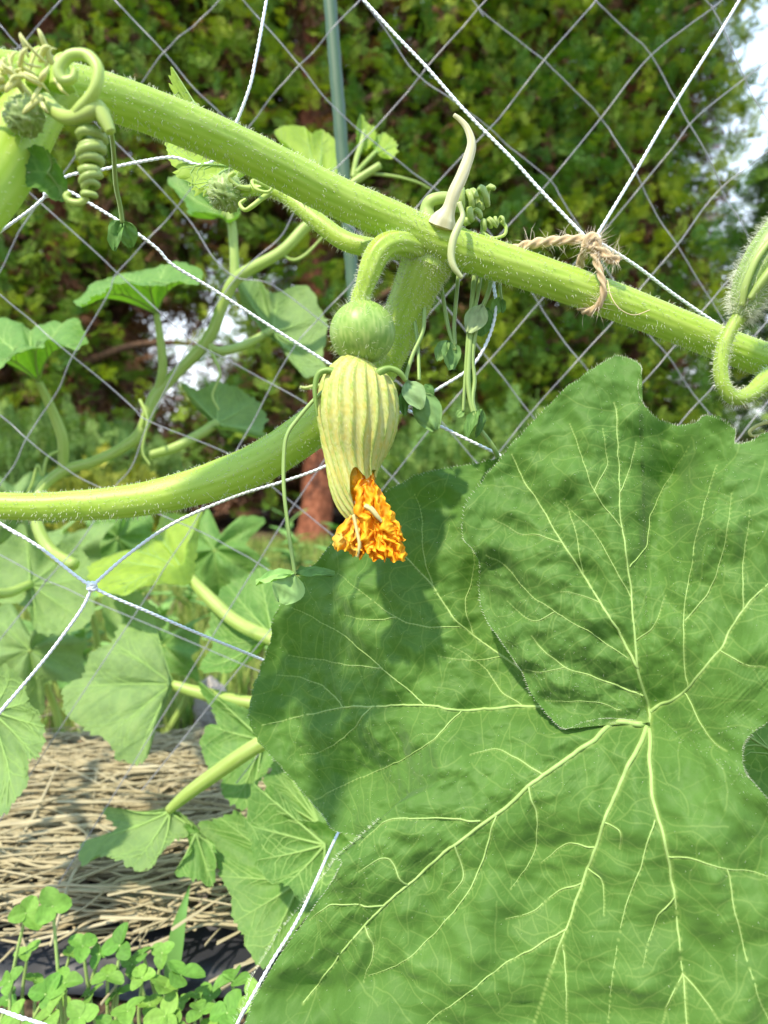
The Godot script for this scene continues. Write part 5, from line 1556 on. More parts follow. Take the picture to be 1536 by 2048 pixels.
	var lines := [
		[Vector3(0.12204, 0.54229, -0.44778), Vector3(0.11576, 0.53414, -0.44692), Vector3(0.08709, 0.50074, -0.44341), Vector3(0.06989, 0.47929, -0.44116), Vector3(0.05761, 0.46436, -0.43959), Vector3(0.03031, 0.43639, -0.43665), Vector3(0.01665, 0.4201, -0.43494), Vector3(-0.00218, 0.39838, -0.43265), Vector3(-0.01938, 0.37856, -0.43057), Vector3(-0.03385, 0.36335, -0.42897), Vector3(-0.04778, 0.34733, -0.42729), Vector3(-0.06061, 0.3267, -0.42512), Vector3(-0.07181, 0.30497, -0.42284), Vector3(-0.08191, 0.28705, -0.42095), Vector3(-0.09501, 0.26669, -0.41881), Vector3(-0.10593, 0.24632, -0.41667), Vector3(-0.12805, 0.21265, -0.41313)],
		[Vector3(0.19439, 0.54229, -0.44778), Vector3(0.17856, 0.52871, -0.44635), Vector3(0.14634, 0.50482, -0.44384), Vector3(0.11904, 0.47088, -0.44027), Vector3(0.09092, 0.43639, -0.43665), Vector3(0.06989, 0.41386, -0.43428), Vector3(0.0445, 0.38535, -0.43128), Vector3(0.03194, 0.3715, -0.42983), Vector3(0.01119, 0.3495, -0.42752), Vector3(-0.00764, 0.32507, -0.42495), Vector3(-0.02403, 0.29791, -0.42209), Vector3(-0.03659, 0.27809, -0.42001), Vector3(-0.05324, 0.25365, -0.41744), Vector3(-0.0688, 0.2284, -0.41479), Vector3(-0.08136, 0.20831, -0.41268)],
		[Vector3(0.22169, 0.50835, -0.44421), Vector3(0.20095, 0.49423, -0.44273), Vector3(0.18183, 0.47984, -0.44122), Vector3(0.16736, 0.46708, -0.43987), Vector3(0.15726, 0.4535, -0.43845), Vector3(0.14006, 0.43286, -0.43628), Vector3(0.11904, 0.40734, -0.4336), Vector3(0.08955, 0.3753, -0.43023), Vector3(0.06334, 0.34489, -0.42703), Vector3(0.04942, 0.32968, -0.42543), Vector3(0.03112, 0.30877, -0.42324), Vector3(0.00764, 0.27891, -0.4201), Vector3(-0.00764, 0.2599, -0.4181)],
		[Vector3(0.22169, 0.46083, -0.43922), Vector3(0.20968, 0.45187, -0.43828), Vector3(0.1974, 0.44264, -0.43731), Vector3(0.18511, 0.43286, -0.43628), Vector3(0.17282, 0.4182, -0.43474), Vector3(0.15945, 0.40055, -0.43288), Vector3(0.1387, 0.37638, -0.43034), Vector3(0.12723, 0.36199, -0.42883), Vector3(0.10621, 0.33946, -0.42646), Vector3(0.07945, 0.30905, -0.42326), Vector3(0.06334, 0.28922, -0.42118), Vector3(0.04423, 0.26533, -0.41867)],
		[Vector3(0.22169, 0.4201, -0.43494), Vector3(0.20968, 0.40652, -0.43351), Vector3(0.17856, 0.37068, -0.42974), Vector3(0.15945, 0.34787, -0.42735), Vector3(0.14143, 0.32697, -0.42515), Vector3(0.11795, 0.30063, -0.42238)],
		[Vector3(0.22169, 0.37394, -0.43008), Vector3(0.2004, 0.34978, -0.42755), Vector3(0.18156, 0.32615, -0.42506), Vector3(0.16136, 0.30334, -0.42266), Vector3(0.14525, 0.28434, -0.42067)],
		[Vector3(0.22169, 0.32914, -0.42538), Vector3(0.20968, 0.31556, -0.42395), Vector3(0.19385, 0.29656, -0.42195), Vector3(0.17255, 0.27212, -0.41938)],
		[Vector3(0.06334, 0.54175, -0.44772), Vector3(0.0516, 0.52925, -0.44641), Vector3(0.02566, 0.50074, -0.44341), Vector3(0.01938, 0.49287, -0.44258), Vector3(-0.00355, 0.46626, -0.43979), Vector3(-0.01884, 0.44997, -0.43808), Vector3(-0.04587, 0.42282, -0.43522), Vector3(-0.05679, 0.4049, -0.43334), Vector3(-0.08027, 0.38317, -0.43106), Vector3(-0.10429, 0.34869, -0.42743), Vector3(-0.12805, 0.30497, -0.42284), Vector3(-0.13815, 0.28026, -0.42024), Vector3(-0.14689, 0.27049, -0.41921), Vector3(-0.15781, 0.2523, -0.4173), Vector3(-0.16682, 0.23845, -0.41584), Vector3(-0.18484, 0.21863, -0.41376), Vector3(-0.19685, 0.20288, -0.41211)],
		[Vector3(-0.00628, 0.54229, -0.44778), Vector3(-0.01311, 0.53414, -0.44692), Vector3(-0.03222, 0.51323, -0.44473), Vector3(-0.04614, 0.49803, -0.44313), Vector3(-0.06989, 0.47088, -0.44027), Vector3(-0.09228, 0.44454, -0.43751), Vector3(-0.11057, 0.42553, -0.43551), Vector3(-0.12969, 0.40381, -0.43322), Vector3(-0.14607, 0.38535, -0.43128), Vector3(-0.14989, 0.3753, -0.43023), Vector3(-0.1619, 0.35358, -0.42794), Vector3(-0.169, 0.34081, -0.4266), Vector3(-0.17774, 0.32289, -0.42472), Vector3(-0.18784, 0.30905, -0.42326), Vector3(-0.19467, 0.29601, -0.42189), Vector3(-0.20067, 0.28244, -0.42047), Vector3(-0.20968, 0.2694, -0.4191), Vector3(-0.2206, 0.25447, -0.41753)],
		[Vector3(-0.08409, 0.54093, -0.44764), Vector3(-0.10593, 0.51867, -0.4453), Vector3(-0.11958, 0.50482, -0.44384), Vector3(-0.13132, 0.4907, -0.44236), Vector3(-0.15098, 0.47033, -0.44022), Vector3(-0.16791, 0.45078, -0.43816), Vector3(-0.1832, 0.43015, -0.43599), Vector3(-0.19139, 0.42092, -0.43502), Vector3(-0.20231, 0.40028, -0.43285), Vector3(-0.20968, 0.38535, -0.43128), Vector3(-0.2206, 0.3658, -0.42923)],
		[Vector3(-0.17009, 0.54175, -0.44772), Vector3(-0.17692, 0.53414, -0.44692), Vector3(-0.20013, 0.5097, -0.44435), Vector3(-0.2206, 0.48934, -0.44221)],
		[Vector3(0.04423, 0.53957, -0.44749), Vector3(0.0516, 0.52925, -0.44641), Vector3(0.06989, 0.51432, -0.44484), Vector3(0.08709, 0.50074, -0.44341), Vector3(0.11904, 0.47088, -0.44027), Vector3(0.12641, 0.45893, -0.43902), Vector3(0.14006, 0.43341, -0.43633), Vector3(0.15945, 0.40055, -0.43288), Vector3(0.17856, 0.37123, -0.4298), Vector3(0.19985, 0.33864, -0.42637), Vector3(0.22169, 0.30877, -0.42324)],
		[Vector3(0.10839, 0.54229, -0.44778), Vector3(0.11631, 0.53414, -0.44692), Vector3(0.14634, 0.50482, -0.44384), Vector3(0.16627, 0.46708, -0.43987), Vector3(0.18511, 0.43232, -0.43622), Vector3(0.20176, 0.40191, -0.43302), Vector3(0.22169, 0.36851, -0.42951)],
		[Vector3(0.16709, 0.54229, -0.44778), Vector3(0.17856, 0.52871, -0.44635), Vector3(0.1963, 0.49151, -0.44244), Vector3(0.22169, 0.44454, -0.43751)],
		[Vector3(-0.01857, 0.54229, -0.44778), Vector3(-0.01174, 0.53414, -0.44692), Vector3(0.003, 0.51595, -0.44501), Vector3(0.01938, 0.49314, -0.44261), Vector3(0.04286, 0.47441, -0.44064), Vector3(0.05761, 0.46436, -0.43959), Vector3(0.06989, 0.45404, -0.4385), Vector3(0.09092, 0.43639, -0.43665), Vector3(0.09802, 0.42553, -0.43551), Vector3(0.11904, 0.39295, -0.43208), Vector3(0.14334, 0.35358, -0.42794), Vector3(0.15371, 0.34136, -0.42666), Vector3(0.17774, 0.30986, -0.42335), Vector3(0.19439, 0.28977, -0.42124)],
		[Vector3(-0.08136, 0.53957, -0.44749), Vector3(-0.06989, 0.52681, -0.44615), Vector3(-0.05815, 0.51323, -0.44473), Vector3(-0.04614, 0.4983, -0.44316), Vector3(-0.02976, 0.47794, -0.44102), Vector3(-0.00355, 0.4554, -0.43865), Vector3(0.02566, 0.43368, -0.43636), Vector3(0.05242, 0.41331, -0.43422), Vector3(0.07945, 0.3772, -0.43043), Vector3(0.10156, 0.34407, -0.42695), Vector3(0.11112, 0.33267, -0.42575), Vector3(0.12887, 0.30877, -0.42324)],
		[Vector3(-0.15371, 0.54229, -0.44778), Vector3(-0.14689, 0.53414, -0.44692), Vector3(-0.11958, 0.50482, -0.44384), Vector3(-0.1032, 0.48527, -0.44179), Vector3(-0.09146, 0.47441, -0.44064), Vector3(-0.06225, 0.44725, -0.43779), Vector3(-0.02949, 0.4201, -0.43494), Vector3(-0.00218, 0.39838, -0.43265), Vector3(0.02348, 0.37856, -0.43057), Vector3(0.04587, 0.35249, -0.42783), Vector3(0.05706, 0.33919, -0.42643), Vector3(0.06907, 0.32371, -0.42481), Vector3(0.07972, 0.30986, -0.42335), Vector3(0.0961, 0.28977, -0.42124)],
		[Vector3(-0.2206, 0.53278, -0.44678), Vector3(-0.20968, 0.52057, -0.4455), Vector3(-0.20013, 0.5097, -0.44435), Vector3(-0.17692, 0.48663, -0.44193), Vector3(-0.15153, 0.46164, -0.4393), Vector3(-0.13678, 0.44725, -0.43779), Vector3(-0.11877, 0.42825, -0.43579), Vector3(-0.10511, 0.41277, -0.43417), Vector3(-0.09228, 0.39322, -0.43211), Vector3(-0.08027, 0.38317, -0.43106), Vector3(-0.06116, 0.3791, -0.43063), Vector3(-0.03495, 0.36036, -0.42866), Vector3(-0.00218, 0.33457, -0.42595), Vector3(0.02512, 0.31149, -0.42352), Vector3(0.04996, 0.28379, -0.42061), Vector3(0.06334, 0.2694, -0.4191)],
		[Vector3(-0.2206, 0.4554, -0.43865), Vector3(-0.19521, 0.43096, -0.43608), Vector3(-0.1761, 0.41386, -0.43428), Vector3(-0.15508, 0.39512, -0.43231), Vector3(-0.14498, 0.38535, -0.43128), Vector3(-0.12423, 0.36634, -0.42929), Vector3(-0.10429, 0.34869, -0.42743), Vector3(-0.08518, 0.33864, -0.42637), Vector3(-0.06853, 0.32941, -0.4254), Vector3(-0.04314, 0.31556, -0.42395), Vector3(-0.01857, 0.29791, -0.42209), Vector3(-0.00218, 0.28162, -0.42038)],
		[Vector3(-0.2206, 0.38344, -0.43108), Vector3(-0.20968, 0.37421, -0.43011), Vector3(-0.19084, 0.35846, -0.42846), Vector3(-0.169, 0.34027, -0.42655), Vector3(-0.13706, 0.31285, -0.42366), Vector3(-0.12805, 0.30552, -0.42289), Vector3(-0.08218, 0.28651, -0.4209), Vector3(-0.05679, 0.26669, -0.41881), Vector3(-0.03495, 0.24904, -0.41696)],
		[Vector3(-0.2206, 0.31692, -0.42409), Vector3(-0.20968, 0.30796, -0.42315), Vector3(-0.19467, 0.29601, -0.42189), Vector3(-0.17282, 0.27836, -0.42004), Vector3(-0.1559, 0.2694, -0.4191), Vector3(-0.12777, 0.25718, -0.41781), Vector3(-0.1002, 0.24524, -0.41656), Vector3(-0.06935, 0.2284, -0.41479), Vector3(-0.04587, 0.21374, -0.41325)],
		[Vector3(-0.2206, 0.23818, -0.41582), Vector3(-0.19876, 0.22732, -0.41467), Vector3(-0.18484, 0.21863, -0.41376), Vector3(-0.16054, 0.20831, -0.41268)],
	]
	for p in lines:
		var ss := Shape.new()
		var line := []
		for q in bend(run_on(p, 0.20, false), 6):
			var z: Vector3 = q
			line.append(Vector4(z.x, z.y, z.z + 0.004 * wob.get_noise_2d(z.x * 12.0, z.y * 12.0), 0.00045))
		tube(ss, line, 8, 1, Color.WHITE, Color.WHITE)
		build(ss, "strand", M.filament, clear)


func run_on(p: Array, by: float, only_outer: bool) -> Array:
	# the net goes on beyond what the traced stretch covers
	var out: Array = p.duplicate()
	var a: Vector3 = p[0]
	var b: Vector3 = p[p.size() - 1]
	if not only_outer or absf(a.x) > 0.128 or a.y > 0.435 or a.y < 0.115:
		out.push_front(a + (a - (p[1] as Vector3)).normalized() * by)
	if not only_outer or absf(b.x) > 0.128 or b.y > 0.435 or b.y < 0.115:
		out.push_back(b + (b - (p[p.size() - 2] as Vector3)).normalized() * by)
	return out


func resample(line: Array, step: float) -> Array:
	var out := [line[0]]
	for i in line.size() - 1:
		var n := int(ceil((xyz(line[i + 1]) - xyz(line[i])).length() / step))
		for k in n:
			out.append(line[i].lerp(line[i + 1], float(k + 1) / n))
	return out


# ---------------------------------------------------------------- wilted clovers hanging on the vine

func hanging_clovers() -> void:
	var sa := Color(0.20, 0.33, 0.08)
	var sb := Color(0.32, 0.44, 0.14)
	var leaf_a := Color(0.12, 0.25, 0.06)
	var leaf_b := Color(0.18, 0.33, 0.09)
	# label, stems, leaflets: [base, tip, which way it faces, half width px, crease]
	var set_of := [
		["long stemmed clover with fresh leaflets dangling from the flower over the large leaf", [[Vector4(-0.01837, 0.31275, -0.24216, 0.00062), Vector4(-0.02175, 0.30963, -0.24133, 0.00062), Vector4(-0.02605, 0.30467, -0.24031, 0.00062), Vector4(-0.02986, 0.29913, -0.23922, 0.00062), Vector4(-0.03094, 0.29266, -0.23854, 0.00062), Vector4(-0.03094, 0.28189, -0.23741, 0.00062), Vector4(-0.02955, 0.26958, -0.23611, 0.00062), Vector4(-0.02754, 0.25604, -0.23469, 0.00062)]],
			[[Vector3(-0.02754, 0.25604, -0.23469), Vector3(-0.03992, 0.2542, -0.2345), Vector3(0.1, 0.9, 0.4), 16.0, 0.5, leaf_b * 1.5], [Vector3(-0.02754, 0.25574, -0.23466), Vector3(-0.0316, 0.24756, -0.23179), Vector3(0.2, 0.2, 1.0), 33.0, 0.1, Color(0.25, 0.42, 0.14)], [Vector3(-0.02723, 0.25635, -0.23472), Vector3(-0.01529, 0.2566, -0.23676), Vector3(0.0, 0.9, 0.6), 15.0, 0.3, leaf_a]]],
		["wilted clover with limp leaflets hanging beside the flower", [[Vector4(0.01664, 0.35334, -0.26302, 0.00083), Vector4(0.01359, 0.34324, -0.26095, 0.00075), Vector4(0.01283, 0.33309, -0.25787, 0.00066), Vector4(0.00930, 0.32472, -0.25498, 0.00065), Vector4(0.00715, 0.31734, -0.25320, 0.00065), Vector4(0.00809, 0.31518, -0.25197, 0.00065)], [Vector4(0.01015, 0.33679, -0.26128, 0.00058), Vector4(0.01118, 0.32655, -0.25718, 0.00058), Vector4(0.01138, 0.31654, -0.25312, 0.00057)]],
			[[Vector3(0.00759, 0.31612, -0.25156), Vector3(0.01183, 0.30752, -0.24815), Vector3(0.1, 0.3, 1.0), 24.0, 0.2, Color(0.24, 0.38, 0.16)], [Vector3(0.0117, 0.3125, -0.25269), Vector3(0.01644, 0.30069, -0.24944), Vector3(-0.2, 0.3, 1.0), 30.0, -0.25, Color(0.17, 0.31, 0.10)], [Vector3(0.00715, 0.31411, -0.25286), Vector3(0.00616, 0.30521, -0.25142), Vector3(-0.6, 0.2, 0.8), 13.0, 0.3, leaf_a], [Vector3(0.01338, 0.3153, -0.25399), Vector3(0.01635, 0.31094, -0.25404), Vector3(0.2, 0.6, 0.8), 12.0, 0.2, leaf_a]]],
		["single wilted clover leaf hanging on two thin stems below the vine", [[Vector4(0.01771, 0.35798, -0.26954, 0.00077), Vector4(0.01993, 0.34613, -0.26829, 0.00068), Vector4(0.02155, 0.33582, -0.26620, 0.00068), Vector4(0.02400, 0.32728, -0.26430, 0.00068)], [Vector4(0.02555, 0.35629, -0.26936, 0.00068), Vector4(0.02453, 0.34443, -0.26811, 0.00068), Vector4(0.02375, 0.33582, -0.26620, 0.00068), Vector4(0.02383, 0.32896, -0.26448, 0.00068)]],
			[[Vector3(0.02146, 0.33031, -0.26462), Vector3(0.01811, 0.32374, -0.26192), Vector3(-0.5, 0.3, 0.9), 18.0, 0.5, Color(0.20, 0.34, 0.11)], [Vector3(0.02146, 0.33031, -0.26462), Vector3(0.02298, 0.32074, -0.2616), Vector3(0.5, 0.2, 0.9), 22.0, 0.4, Color(0.14, 0.27, 0.08)]]],
		["bundle of wilted clovers with a pale crumpled leaf under the vine", [[Vector4(0.03134, 0.35798, -0.26954, 0.00085), Vector4(0.03020, 0.34764, -0.26744, 0.00085), Vector4(0.02941, 0.33989, -0.26562, 0.00085)], [Vector4(0.03372, 0.35798, -0.26954, 0.00068), Vector4(0.03173, 0.34595, -0.26727, 0.00068), Vector4(0.03025, 0.33989, -0.26562, 0.00068)], [Vector4(0.03781, 0.35798, -0.26954, 0.00077), Vector4(0.03563, 0.34764, -0.26744, 0.00076), Vector4(0.03279, 0.34073, -0.26571, 0.00076)], [Vector4(0.04001, 0.35650, -0.27039, 0.00051), Vector4(0.03951, 0.34867, -0.26856, 0.00051), Vector4(0.04002, 0.34443, -0.26811, 0.00051)]],
			[[Vector3(0.03304, 0.34242, -0.26388), Vector3(0.02818, 0.33335, -0.25991), Vector3(-0.1, 0.4, 1.0), 24.0, -0.2, Color(0.36, 0.46, 0.22)], [Vector3(0.03512, 0.34173, -0.26682), Vector3(0.03304, 0.33224, -0.26683), Vector3(0.4, 0.2, 0.8), 20.0, 0.4, leaf_a], [Vector3(0.04002, 0.34528, -0.2682), Vector3(0.03696, 0.33935, -0.26758), Vector3(0.3, 0.3, 0.9), 14.0, 0.3, leaf_b], [Vector3(0.04019, 0.34477, -0.26815), Vector3(0.04053, 0.3402, -0.26767), Vector3(0.8, 0.2, 0.6), 12.0, 0.4, leaf_a]]],
		["lowest wilted clover with a dark curled leaf, just above the large leaf", [[Vector4(0.02845, 0.33555, -0.26416, 0.00067), Vector4(0.02761, 0.32216, -0.26276, 0.00067), Vector4(0.02694, 0.31211, -0.26170, 0.00059), Vector4(0.02660, 0.30675, -0.26114, 0.00051)], [Vector4(0.02930, 0.33555, -0.26416, 0.00084), Vector4(0.02818, 0.31873, -0.26139, 0.00084), Vector4(0.02885, 0.31039, -0.26051, 0.00084), Vector4(0.03019, 0.30456, -0.25990, 0.00067)], [Vector4(0.03098, 0.33471, -0.26408, 0.00067), Vector4(0.02980, 0.32467, -0.26302, 0.00067), Vector4(0.03047, 0.31713, -0.26223, 0.00067), Vector4(0.02969, 0.31039, -0.26051, 0.00067), Vector4(0.03086, 0.30539, -0.25999, 0.00067)], [Vector4(0.03245, 0.30039, -0.26147, 0.00085), Vector4(0.03611, 0.29616, -0.26304, 0.00085), Vector4(0.03844, 0.29271, -0.26469, 0.00086), Vector4(0.04007, 0.28914, -0.26833, 0.00087)]],
			[[Vector3(0.03174, 0.30703, -0.25915), Vector3(0.02729, 0.2984, -0.25724), Vector3(-0.6, 0.2, 0.9), 15.0, 0.7, leaf_a], [Vector3(0.03241, 0.30736, -0.25919), Vector3(0.03124, 0.29789, -0.25819), Vector3(0.7, 0.2, 0.7), 13.0, 0.6, leaf_a * 0.8], [Vector3(0.02694, 0.30675, -0.26114), Vector3(0.02424, 0.30508, -0.26096), Vector3(0, 0.5, 1), 9.0, 0.1, leaf_b], [Vector3(0.02907, 0.3214, -0.26368), Vector3(0.02839, 0.31552, -0.26306), Vector3(0.2, 0, 1), 11.0, 0.4, leaf_b]]],
		["thin green clover stem hanging from the vine behind the curled tendrils", [[Vector4(-0.07879, 0.38716, -0.23238, 0.00072), Vector4(-0.08425, 0.38570, -0.25033, 0.00070), Vector4(-0.08711, 0.37957, -0.25974, 0.00073), Vector4(-0.08752, 0.37457, -0.26424, 0.00075), Vector4(-0.08771, 0.36961, -0.26674, 0.00075)]],
			[[Vector3(-0.08805, 0.37071, -0.26786), Vector3(-0.09177, 0.3609, -0.26783), Vector3(-0.2, 0.5, 1.0), 22.0, 0.6, leaf_a], [Vector3(-0.08755, 0.37038, -0.26782), Vector3(-0.08618, 0.36222, -0.26998), Vector3(0.3, 0.5, 1.0), 20.0, 0.6, leaf_b], [Vector3(-0.08924, 0.37065, -0.26886), Vector3(-0.08941, 0.36585, -0.27137), Vector3(0, 0.6, 1.0), 16.0, 0.4, leaf_b]]],
	]
	for item in set_of:
		var st: Array = item[1]
		var at := xyz(st[0][0])
		var t := thing("hanging_clover", item[0], "clover", at, "wilted clovers caught on the vine")
		for p in st:
			var s := Shape.new()
			tube(s, p, 8, 8, sa, sb, 3, 0.08, 0.06)
			build(s, "stem", M.stalk, t)
		for l in item[2]:
			var s := Shape.new()
			var d: Vector3 = l[1] - l[0]
			leaflet(s, l[0], d.normalized(), (l[2] as Vector3).normalized(), d.length(), float(l[3]) * 0.00016, l[4], 0.1, l[5], 0.16)
			build(s, "leaflet", M.wilted, t)


# ---------------------------------------------------------------- second vine behind

func stalk_of(parent: Node3D, called: String, pts: Array) -> void:
	var s := Shape.new()
	tube(s, pts, 16, 8, Color(0.36, 0.52, 0.10), Color(0.50, 0.63, 0.20), 7, 0.04, 0.02)
	build(s, called, M.vine, parent)


func back_vine() -> void:
	var t := thing("pumpkin_vine", "thinner pale pumpkin vine climbing the net behind with cupped leaves", "vine", Vector3(-0.15482, 0.32431, -0.52542))
	stalk_of(t, "stem", [Vector4(-0.00260, 0.47207, -0.52084, 0.00228), Vector4(-0.02210, 0.45914, -0.51948, 0.00260), Vector4(-0.03510, 0.44621, -0.51812, 0.00325), Vector4(-0.05135, 0.43166, -0.51659, 0.00358), Vector4(-0.06761, 0.41550, -0.51489, 0.00358), Vector4(-0.09651, 0.40001, -0.51829, 0.00394), Vector4(-0.10708, 0.38319, -0.52155, 0.00365), Vector4(-0.11818, 0.36070, -0.52422, 0.00402), Vector4(-0.14299, 0.33608, -0.52666, 0.00372), Vector4(-0.15482, 0.32330, -0.52531, 0.00439), Vector4(-0.16394, 0.30078, -0.52295, 0.00372), Vector4(-0.17510, 0.29002, -0.52182, 0.00372), Vector4(-0.19538, 0.27994, -0.52076, 0.00338), Vector4(-0.21566, 0.27388, -0.52012, 0.00372), Vector4(-0.22698, 0.26415, -0.51407, 0.00335), Vector4(-0.23074, 0.25131, -0.50769, 0.00365), Vector4(-0.22651, 0.23546, -0.50100, 0.00394), Vector4(-0.21549, 0.22155, -0.49451, 0.00423), Vector4(-0.19685, 0.21520, -0.48379, 0.00382)])
	stalk_of(t, "petiole", [Vector4(-0.09783, 0.40001, -0.51829, 0.00328), Vector4(-0.09848, 0.41829, -0.52021, 0.00295), Vector4(-0.10045, 0.43788, -0.52227, 0.00295), Vector4(-0.10505, 0.44277, -0.52279, 0.00295)])
	stalk_of(t, "petiole", [Vector4(-0.15313, 0.32599, -0.52560, 0.00304), Vector4(-0.14831, 0.34072, -0.52212, 0.00301), Vector4(-0.14786, 0.35681, -0.51878, 0.00265), Vector4(-0.14937, 0.37650, -0.51582, 0.00197)])
	stalk_of(t, "petiole", [Vector4(-0.21701, 0.27456, -0.52019, 0.00338), Vector4(-0.21526, 0.29411, -0.51722, 0.00368), Vector4(-0.21881, 0.31065, -0.51393, 0.00332), Vector4(-0.22427, 0.33178, -0.50609, 0.00228)])
	stalk_of(t, "petiole", [Vector4(-0.11818, 0.35737, -0.52387, 0.00268), Vector4(-0.11087, 0.35389, -0.52853, 0.00304), Vector4(-0.09578, 0.35904, -0.53912, 0.00310), Vector4(-0.07755, 0.36998, -0.54530, 0.00278)])
	stalk_of(t, "petiole", [Vector4(-0.15820, 0.28397, -0.52118, 0.00270), Vector4(-0.14265, 0.28891, -0.52673, 0.00341), Vector4(-0.12679, 0.29805, -0.53271, 0.00345), Vector4(-0.11581, 0.30599, -0.53858, 0.00313)])
	blade("leaf", t, Vector3(-0.14937, 0.3765, -0.51582), [Vector3(-0.18659, 0.37768, -0.49081), Vector3(-0.17128, 0.38239, -0.47924), Vector3(-0.15917, 0.3897, -0.47397), Vector3(-0.13994, 0.38753, -0.47173), Vector3(-0.12704, 0.3903, -0.47404), Vector3(-0.115, 0.39056, -0.4801), Vector3(-0.11701, 0.40031, -0.5133), Vector3(-0.13216, 0.41459, -0.54999), Vector3(-0.15088, 0.42243, -0.5659), Vector3(-0.16927, 0.41814, -0.5755), Vector3(-0.1933, 0.41452, -0.57512), Vector3(-0.20465, 0.40065, -0.55355), Vector3(-0.20422, 0.38319, -0.52155)], [1, 3, 5, 8, 10, 12], M.back_leaf, 0.25, 0.10, 41)
	blade("leaf", t, Vector3(-0.22427, 0.33178, -0.50609), [Vector3(-0.25603, 0.33565, -0.47634), Vector3(-0.22716, 0.33716, -0.46141), Vector3(-0.21185, 0.34685, -0.45941), Vector3(-0.19921, 0.34664, -0.45738), Vector3(-0.19716, 0.35181, -0.45994), Vector3(-0.1856, 0.35057, -0.46986), Vector3(-0.18597, 0.35658, -0.48859), Vector3(-0.20383, 0.36936, -0.53015), Vector3(-0.21869, 0.37552, -0.55091), Vector3(-0.24312, 0.37834, -0.56126), Vector3(-0.25333, 0.37505, -0.56293), Vector3(-0.26626, 0.38084, -0.56655), Vector3(-0.28888, 0.3762, -0.56104), Vector3(-0.29003, 0.35457, -0.5286)], [1, 3, 5, 8, 10, 12], M.back_leaf, 0.25, 0.10, 42)
	blade("leaf", t, Vector3(-0.07755, 0.36894, -0.54519), [Vector3(-0.10368, 0.40536, -0.5641), Vector3(-0.0921, 0.40909, -0.57455), Vector3(-0.0829, 0.39947, -0.55846), Vector3(-0.0758, 0.39967, -0.56351), Vector3(-0.05628, 0.40417, -0.56901), Vector3(-0.04322, 0.38291, -0.55672), Vector3(-0.03932, 0.37587, -0.55095), Vector3(-0.04238, 0.35048, -0.53822), Vector3(-0.03959, 0.34287, -0.5324), Vector3(-0.05003, 0.33574, -0.52662), Vector3(-0.05624, 0.33873, -0.52191), Vector3(-0.06245, 0.35238, -0.5334), Vector3(-0.07166, 0.35904, -0.53912), Vector3(-0.082, 0.36658, -0.53992), Vector3(-0.08811, 0.37342, -0.55069), Vector3(-0.09653, 0.38332, -0.56179), Vector3(-0.10318, 0.39484, -0.56802)], [0, 3, 5, 7, 9, 15], M.pale_leaf, 0.15, 0.10, 43)
	blade("leaf", t, Vector3(-0.11581, 0.30599, -0.53858), [Vector3(-0.14516, 0.33567, -0.55678), Vector3(-0.13277, 0.33009, -0.5582), Vector3(-0.12144, 0.33678, -0.56293), Vector3(-0.10823, 0.33241, -0.56146), Vector3(-0.09153, 0.32358, -0.55551), Vector3(-0.0829, 0.30927, -0.54898), Vector3(-0.08269, 0.30011, -0.53293), Vector3(-0.06587, 0.29264, -0.52712), Vector3(-0.09059, 0.29674, -0.52252), Vector3(-0.10511, 0.30146, -0.52805), Vector3(-0.11817, 0.30353, -0.53329), Vector3(-0.12637, 0.31128, -0.54416), Vector3(-0.13801, 0.32216, -0.55536)], [0, 2, 4, 6, 8], M.pale_leaf, 0.15, 0.12, 44)
	blade("leaf", t, Vector3(-0.04576, 0.48216, -0.57218), [Vector3(-0.08078, 0.52048, -0.59631), Vector3(-0.07326, 0.52613, -0.60193), Vector3(-0.05995, 0.52735, -0.60709), Vector3(-0.05484, 0.51753, -0.596), Vector3(-0.04598, 0.52204, -0.6015), Vector3(-0.03631, 0.51311, -0.59554), Vector3(-0.02839, 0.50177, -0.58429), Vector3(-0.02808, 0.4806, -0.56196), Vector3(-0.03721, 0.46869, -0.55065), Vector3(-0.05321, 0.48066, -0.55693), Vector3(-0.06614, 0.50208, -0.57427)], [0, 2, 4, 6], M.young_leaf, 0.2, 0.1, 45)
	blade("leaf", t, Vector3(-0.10505, 0.4418, -0.52268), [Vector3(-0.14918, 0.47143, -0.55094), Vector3(-0.13919, 0.47451, -0.55126), Vector3(-0.11736, 0.45639, -0.52925), Vector3(-0.10986, 0.45106, -0.51863), Vector3(-0.09686, 0.44944, -0.51846), Vector3(-0.09361, 0.44136, -0.51761), Vector3(-0.10007, 0.43643, -0.51207), Vector3(-0.10543, 0.43822, -0.50723), Vector3(-0.1204, 0.43948, -0.50736), Vector3(-0.12473, 0.43878, -0.5093), Vector3(-0.13394, 0.45408, -0.529)], [0, 2, 4, 7], M.back_leaf, 0.2, 0.1, 46)
	stalk_of(t, "petiole", [Vector4(-0.02048, 0.46399, -0.51999, 0.00163), Vector4(-0.01838, 0.47705, -0.52639, 0.00164), Vector4(-0.01525, 0.48870, -0.53264, 0.00166), Vector4(-0.01339, 0.49987, -0.53884, 0.00134)])
	stalk_of(t, "petiole", [Vector4(-0.01820, 0.46722, -0.52033, 0.00130), Vector4(-0.01083, 0.47705, -0.52639, 0.00131), Vector4(-0.00597, 0.48375, -0.53212, 0.00133)])
	blade("leaf", t, Vector3(-0.0053, 0.48441, -0.53219), [Vector3(-0.0077, 0.49055, -0.53786), Vector3(-0.00406, 0.49912, -0.54379), Vector3(0.00237, 0.4998, -0.54386), Vector3(0.00808, 0.49333, -0.54117), Vector3(0.00862, 0.48375, -0.53212), Vector3(0.00492, 0.47771, -0.52646), Vector3(0, 0.48234, -0.52896)], [1, 3, 4], M.young_leaf, 0.2, 0.1, 47, 0.001, 0.0006)
